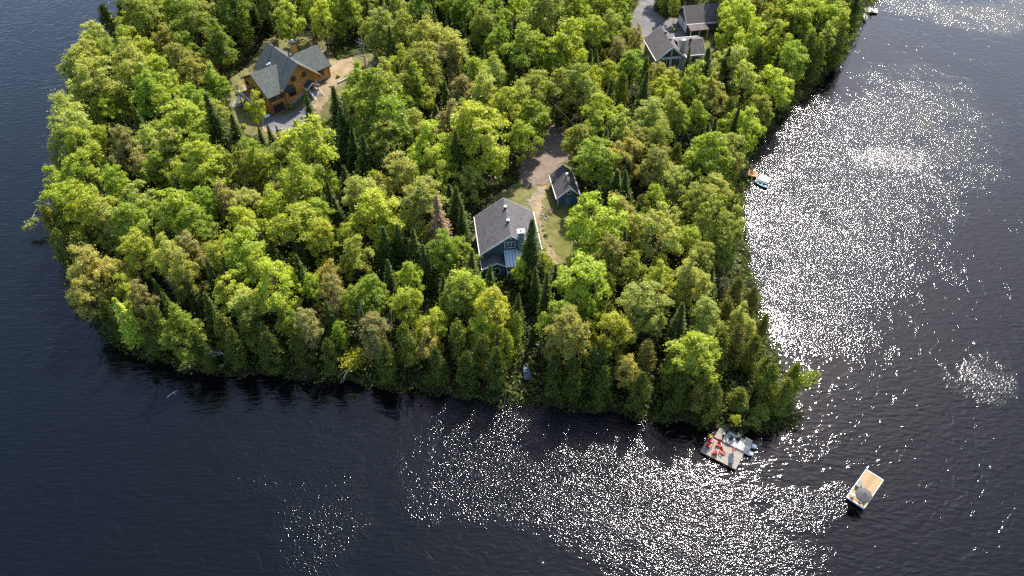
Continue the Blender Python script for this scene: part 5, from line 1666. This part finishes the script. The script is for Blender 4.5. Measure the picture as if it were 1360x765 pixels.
 (61.6,165.3,1.71,9.7,"Ss"),
 (43.3,123.8,1.84,9.6,"Cb"),
 (-2.8,134.5,1.67,10.2,"Ss"),
 (-88.8,154.5,1.57,9.8,"Ss"),
 (-27.3,197.7,2.67,10.5,"Mg"),
 (-80.1,150.0,1.58,10.0,"Ss"),
 (-91.8,156.9,1.75,11.0,"Ss"),
 (-29.2,115.2,1.98,12.3,"Ss"),
 (-43.6,104.7,1.54,8.4,"Ss"),
 (-55.9,88.0,1.66,10.7,"Ss"),
 (-53.1,196.3,2.48,9.1,"Ml"),
 (-11.4,191.6,1.65,9.3,"Ss"),
 (18.8,131.8,1.75,9.8,"Ss"),
 (-10.3,112.1,2.04,10.8,"Ss"),
 (68.0,170.1,2.05,9.1,"Cb"),
 (21.4,197.8,1.32,8.3,"Cb"),
 (-19.4,186.9,1.61,9.4,"Ss"),
 (32.4,157.4,2.35,9.1,"Mb"),
 (-30.1,134.4,2.59,10.4,"Al"),
 (-24.4,123.0,1.53,10.1,"Ss"),
 (29.9,95.2,1.51,9.3,"Co"),
 (-68.7,191.1,1.98,11.9,"Ss"),
 (71.5,193.4,2.36,10.9,"Ao"),
 (-41.9,130.4,1.63,10.8,"Ss"),
 (-98.2,153.4,2.46,10.9,"Cd"),
 (73.7,175.5,1.51,8.7,"Cb"),
 (71.3,174.1,2.42,10.9,"Co"),
 (88.8,200.7,1.49,8.4,"Co"),
 (29.3,74.0,1.43,7.6,"Cb"),
 (-7.2,142.0,1.68,8.9,"Ss"),
 (-68.8,202.1,2.38,9.8,"Ml"),
 (78.4,181.0,1.36,8.1,"Cb"),
 (21.1,79.9,1.71,8.3,"Cb"),
 (-15.4,181.3,1.58,9.8,"Ss"),
 (-88.8,174.8,1.80,9.3,"Ss"),
 (-71.1,148.3,3.11,11.5,"Ml"),
 (35.8,148.6,1.50,7.9,"Co"),
 (-93.0,171.8,2.50,10.9,"Ap"),
 (-16.0,115.6,1.64,8.9,"Ss"),
 (25.7,96.7,1.91,9.7,"Co"),
 (-78.0,170.4,2.08,13.2,"Ss"),
 (-26.3,119.2,2.50,10.4,"Ml"),
 (-76.0,136.0,2.27,13.2,"Ss"),
 (24.2,154.5,1.55,8.2,"Co"),
 (-42.5,132.9,1.60,9.2,"Ss"),
 (-97.5,206.4,1.84,10.3,"Co"),
 (-57.5,112.8,2.53,11.2,"Mg"),
 (70.6,177.2,1.64,9.0,"Co"),
 (53.2,151.7,1.48,8.3,"Co"),
 (-63.4,121.0,2.24,9.5,"My"),
 (-58.4,97.5,2.42,12.7,"Ap"),
 (-77.9,117.6,1.71,10.4,"Ss"),
 (-95.0,175.1,2.22,11.0,"Ss"),
 (32.5,108.7,1.50,8.0,"Co"),
 (8.0,184.7,1.76,9.8,"Ss"),
 (-8.3,133.3,1.93,11.3,"Ss"),
 (-75.6,201.6,2.14,12.3,"Ss"),
 (20.2,99.4,1.63,9.0,"Co"),
 (-35.5,190.2,2.88,10.5,"Mp"),
 (-78.4,111.9,1.77,9.3,"Ss"),
 (-92.6,207.5,2.30,9.4,"Ml"),
 (-29.8,174.6,3.12,12.3,"Mg"),
 (41.3,202.1,1.93,11.6,"Ss"),
 (-72.3,185.8,1.90,12.2,"Ss"),
 (-92.7,176.9,1.55,10.2,"Ss"),
 (-71.4,163.4,2.22,9.6,"Mp"),
 (-20.9,202.5,2.38,10.8,"Mg"),
 (-25.2,158.9,2.69,11.5,"Al"),
 (70.4,208.6,1.91,11.3,"Ss"),
 (79.4,196.6,1.80,9.5,"Ss"),
 (-50.8,95.7,1.69,11.3,"Ss"),
 (-20.1,139.6,1.52,10.2,"Ss"),
 (16.7,206.2,2.12,9.8,"Ml"),
 (-64.1,193.5,1.94,12.7,"Ss"),
 (-81.2,162.2,2.17,10.0,"Ml"),
 (-91.3,191.2,1.51,8.7,"Ss"),
 (-9.0,108.7,1.64,9.6,"Ss"),
 (-22.1,142.9,2.17,9.8,"Mg"),
 (73.7,204.4,1.40,8.6,"Co"),
 (34.0,94.8,1.64,9.3,"Ss"),
 (23.0,143.4,1.56,7.4,"Co"),
 (-29.2,105.2,2.35,9.0,"Ml"),
 (7.0,198.2,2.73,12.1,"Ao"),
 (28.4,195.2,2.61,11.5,"Mg"),
 (-62.3,189.9,1.58,9.1,"Ss"),
 (-19.0,182.6,1.79,9.5,"Ss"),
 (-17.6,193.9,2.24,11.6,"Ss"),
 (-43.8,113.8,2.27,9.8,"Mp"),
 (-41.5,100.8,1.87,9.8,"Ss"),
 (8.1,85.4,2.84,11.3,"Mg"),
 (-15.0,204.9,1.64,10.3,"Ss"),
 (-22.3,125.5,2.11,10.6,"Ss"),
 (-80.8,124.2,1.76,9.3,"Ss"),
 (-63.4,104.1,1.51,10.5,"Ss"),
 (38.6,154.7,1.71,8.6,"Cb"),
 (-82.9,177.0,1.78,10.2,"Ss"),
 (17.6,163.3,1.74,9.6,"Ss"),
 (82.2,195.0,1.40,8.3,"Cb"),
 (-86.9,138.7,2.31,9.2,"Ml"),
 (-65.2,93.4,2.09,9.3,"Ml"),
 (66.1,203.6,2.02,12.5,"Ss"),
 (32.1,206.1,2.01,10.1,"Mp"),
 (16.7,189.4,1.80,11.0,"Ss"),
 (16.3,91.4,1.74,9.0,"Co"),
 (13.3,155.0,2.07,11.4,"Ss"),
 (-100.2,202.2,2.59,9.6,"Ml"),
 (-31.3,191.4,1.89,9.9,"Ss"),
 (26.9,114.7,2.13,9.5,"Ml")]

rt = random.Random(77)
def label_trees():
    """each tree: which one of its look, counted by distance from the landmark nearest to it"""
    labels = []
    for x, y, r, ht, k in TREES:
        name, mx, my = min(MARKS, key=lambda m: (m[1] - x) ** 2 + (m[2] - y) ** 2)
        d = (mx - x) ** 2 + (my - y) ** 2
        rank = sum(1 for T in TREES if T[4] == k and (T[0] - mx) ** 2 + (T[1] - my) ** 2 < d)
        size = 'tall ' if ht > (13 if k[0] in 'MA' else 11.5) else 'small ' if ht < (8.5 if k[0] in 'MA' else 8) else ''
        if k == 'Dr': labels.append('dead rust-brown spruce standing among green trees near the blue house'); continue
        labels.append('%s%s, %sclosest such to the %s' % (size, LOOK[k], ORD[min(rank, 38)], name))
    return labels
LABELS = label_trees()
for (x, y, r, ht, k), lb in zip(TREES, LABELS):
    kind, tint = k[0], k[1]
    crown, trunk = SHAPES[kind][rt.randrange(len(SHAPES[kind]))]
    ur, uh = UNIT[kind]
    nm = NAMES[kind] or MNAME[tint]
    t = thing(nm, lb, 'tree', (x, y, gz(x, y)), rt.uniform(0, 360), GROUPS.get(kind) or MGROUP.get(nm))
    t.rotation_euler = (rt.gauss(0, .03), rt.gauss(0, .03), rt.uniform(0, 6.28))
    if kind in 'SD': r *= rt.uniform(1.05, 1.4)
    t.scale = (r / ur * rt.uniform(.88, 1.1), r / ur * rt.uniform(.85, 1.15), ht / uh * rt.uniform(.92, 1.12))
    link('trunk', trunk, t)
    c = link('crown', crown, t)
    base = TINTC.get(tint, TINT[tint]) if kind == 'C' else TINT[tint]
    j = rt.uniform(.86, 1.14); w = rt.uniform(.93, 1.07)
    c.color = (base[0] * j * w, base[1] * j, base[2] * j, 1)

# dead and leaning trees
def dead_tree(name, label, px, h, seed, mat, tilt=(0, 0), n=34, group=None):
    x, y = px
    t = thing(name, label, 'tree', (x, y, gz(x, y)), 0, group)
    t.rotation_euler = (tilt[0], tilt[1], seed); t.scale = (h / 9,) * 3
    link('trunk', bare_tree(seed, mat, n), t)
for i, (px, h, mat, tilt, n, lb) in enumerate((
        ([(-57.77, 95.24), (-140.28, 207.23)][0], 8, 'grey_dead_wood', (0, 0), 50, 'bare grey twiggy tree among the spruces near the lower-left shore'),
        ([(-22.7, 86.05), (-140.28, 207.23)][0], 9, 'pale_bark', (-.1, -.35), 7, 'white dead snag forking above the leaning birch'),
        ([(-20.57, 87.38), (-140.28, 207.23)][0], 8, 'pale_bark', (.1, .05), 5, 'thin white dead snag just beside the forked one'),
        ([(35.96, 136.97), (-140.28, 207.23)][0], 10, 'pale_bark', (-.3, .5), 12, 'white dead snag leaning through the canopy below the chalet'),
        ([(44.47, 144.36), (-140.28, 207.23)][0], 10, 'pale_bark', (.2, -.4), 10, 'white dead snag beside the right-hand shore trees'),
        ([(39.59, 139.65), (-140.28, 207.23)][0], 9, 'pale_bark', (.3, .4), 9, 'thin pale dead snag between the two white ones'),
        ([(-45.69, 84.11), (-143.06, 211.33)][0], 7, 'grey_dead_wood', (.4, .5), 8, 'grey dead trunk slumped in the shaded lower shore'),
        ([(-34.57, 166.82), (-137.5, 203.12)][0], 9, 'grey_dead_wood', (0, 0), 26, 'thin bare tree beside the log house driveway'))):
    dead_tree('dead_tree' if mat != 'pale_bark' else 'dead_snag', lb, px, h, 30 + i, mat, tilt, n)

def overhang(name, label, pts, rad, leafspots, tint, forks, seed):
    base = Vector(pts[0])
    t = thing(name, label, 'tree', base)
    rel = [Vector(p) - base for p in pts]
    link('trunk', limbs_mesh('trunk', [(rel, rad)] + [([Vector(p) - base for p in f], [.06, .02]) for f in forks], 'pale_bark'), t)
    rng = np.random.default_rng(seed); Vs = []; Fs = []; off = 0
    for p, rr, k in leafspots:
        C = np.array(Vector(p) - base) + rng.normal(size=(k, 3)) * rr * np.array([.5, .5, .3])
        v, f = quads(C, rng.normal(size=(k, 3)) * .6 + [0, 0, .9], .2, .12, rng); Vs.append(v); Fs.append(f + off); off += len(v)
    c = link('crown', np_mesh('crown', np.concatenate(Vs), np.concatenate(Fs), 'leaf'), t); c.color = (*tint, 1)
lb = [(-22.8, 84.77, 2.0), (-23.42, 83.29, 3.6), (-24.66, 82.0, 4.2), (-26.26, 80.91, 3.2), (-27.32, 79.98, 1.8), (-28.28, 79.2, 0.4)]
fk = [(-27.32, 79.98, 1.8), (-27.84, 79.43, 0.3), (-26.9, 80.45, 2.6), (-28.77, 79.98, 1.2)]
lf = [(-25.9, 81.85, 4.0), (-26.59, 80.99, 3.5), (-25.2, 82.32, 4.2), (-25.38, 81.22, 3.6)]
overhang('leaning_birch', 'white leaning birch with yellow-green leaves bowed over the dark water', lb, [.17, .16, .13, .1, .08, .04], [(lf[0], 1.7, 420), (lf[1], 1.4, 300), (lf[2], 1.3, 220), (lf[3], 1.0, 130)], (.40, .40, .035), [fk[:2], fk[2:]], 5)
sb = [(-90.76, 123.27, 1.0), (-90.79, 121.59, 3.0), (-92.18, 120.86, 4.0), (-94.17, 121.55, 4.2), (-95.64, 120.88, 3.6)]
sf = [(-92.18, 120.86, 4.0), (-94.24, 119.97, 3.2), (-94.45, 116.83, 2.4), (-91.58, 120.86, 4.0), (-93.07, 122.94, 4.6)]
sl = [(-94.26, 116.38, 2.4), (-93.57, 117.26, 2.8), (-95.14, 115.95, 2.0), (-93.48, 120.4, 4.0), (-91.47, 120.07, 3.5)]
overhang('leaning_snag', 'pale leaning snag with wispy leaves reaching over the left-hand water', sb, [.15, .12, .1, .06, .02], [(sl[0], .9, 120), (sl[1], .7, 80), (sl[2], .6, 60), (sl[3], .8, 40), (sl[4], .9, 50)], (.30, .33, .09), [sf[:3][::1][:2], sf[1:3], sf[3:]], 6)
pb_ = [(44.38, 75.57, 1.0), (44.71, 75.14, 4.0), (46.04, 76.0, 5.2), (48.06, 76.89, 5.6)]
pl = [(46.02, 76.15, 5.4), (47.03, 76.59, 5.6), (48.1, 77.04, 5.6), (45.05, 75.42, 4.8), (46.77, 75.86, 5.0)]
overhang('leaning_tree', 'lime-green tree leaning out over the water at the tip of the point', pb_, [.17, .13, .08, .03], [(pl[0], 1.5, 240), (pl[1], 1.2, 160), (pl[2], .8, 80), (pl[3], 1.4, 200), (pl[4], 1.0, 110)], (.24, .28, .036), [], 7)

# ------------------------------------------------------------------ undergrowth and yard plants
def undergrowth():
    rng = np.random.default_rng(9)
    def cover(n, hmax, near, size, tint, name, label, droop=0):
        X = rng.uniform(-108, 128, n); Y = rng.uniform(68, 245, n)
        d = signed_dist(X, Y)
        ok = (d > -.9 * near - .2) & (d < (2.6 if near else 1e3))
        for poly in (CLEARING_LOG, CLEARING_BLUE, CLEARING_CHALET): ok &= ~inside(X, Y, poly)
        ok &= np.hypot((X - BOAT[0]) / .9, (Y - BOAT[1] + .3) / 1.9) > 1
        X, Y, d = X[ok], Y[ok], d[ok]
        mound = np.clip(.45 + .5 * np.sin(X * .83 + 1 + np.sin(Y * .5)) * np.sin(Y * .77 + np.sin(X * .4)) + .35 * np.sin(X * 1.9) * np.sin(Y * 2.1), .06, 1.2)
        if near: mound *= np.clip(1.25 - d * .25, .5, 1.2)
        Z = np.maximum(ground_z(X, Y), 0.02) + hmax * mound * np.sqrt(rng.uniform(0.02, 1, len(X)))
        C = np.stack([X, Y, Z], 1)
        v, f = quads(C, rng.normal(size=C.shape) * .5 + [0, 0, 1], size, size * .62, rng)
        o = link(name, np_mesh(name, v, f, 'leaf')); o.color = (*tint, 1)
        tag(o, label, 'undergrowth', kind='stuff')
    cover(330000, 2.1, 0, .27, (.115, .155, .026), 'undergrowth', 'low leafy undergrowth covering the forest floor between the trees')
    cover(420000, 1.7, 1, .2, (.095, .112, .020), 'shore_bushes', 'low bushes hanging over the waterline all along the shore')
undergrowth()

def shrub_mesh(seed):
    rng = np.random.default_rng(seed); Vs = []; Fs = []; off = 0
    for i in range(12):
        a = rng.uniform(0, 6.28); p = np.array([np.cos(a), np.sin(a), 0]) * rng.uniform(.1, .7) + [0, 0, rng.uniform(.3, .9)]
        k = 40; d = rng.normal(size=(k, 3)); C = p + d / np.linalg.norm(d, axis=1, keepdims=True) * .33
        v, f = quads(C, d + [0, 0, .6], .15, .09, rng); Vs.append(v); Fs.append(f + off); off += len(v)
    return np_mesh('leaves', np.concatenate(Vs), np.concatenate(Fs), 'leaf')
SHRUBS = [shrub_mesh(s) for s in range(3)]
STEM = MB().tube([(0, 0, -.1), (0, 0, .7)], [.05, .02], 5).mesh('stem', 'bark')
def shrub(x, y, s, tint, label, group='yard shrubs'):
    t = thing('shrub', label, 'shrub', (x, y, gz(x, y)), rt.uniform(0, 360), group); t.scale = (s, s, s)
    link('stem', STEM, t); c = link('leaves', SHRUBS[rt.randrange(3)], t); c.color = (*tint, 1)
spots = [([(6.04, 112.83), (6.43, 111.34), (7.19, 108.41), (0.61, 126.07)], 'the stone edging', .5),
         ([(-47.44, 148.06), (-50.44, 154.01), (-39.81, 152.5), (-63.53, 160.26), (-59.25, 146.61), (-40.74, 164.15), (-41.38, 148.64), (-47.94, 144.61)], 'the log house', .9),
         ([(41.66, 189.69), (38.24, 187.35), (47.4, 182.02), (31.94, 182.76)], 'the chalet', .9)]
for pts, where, s in spots:
    for i, (x, y) in enumerate(pts):
        shrub(x, y, s * rt.uniform(.7, 1.3), rt.choice((TINT['l'], TINT['g'], TINT['o'], TINT['p'])), 'low green shrub, %s from the left among those by %s' % (['first', 'second', 'third', 'fourth', 'fifth', 'sixth', 'seventh', 'eighth'][sorted(pts).index((x, y))], where))
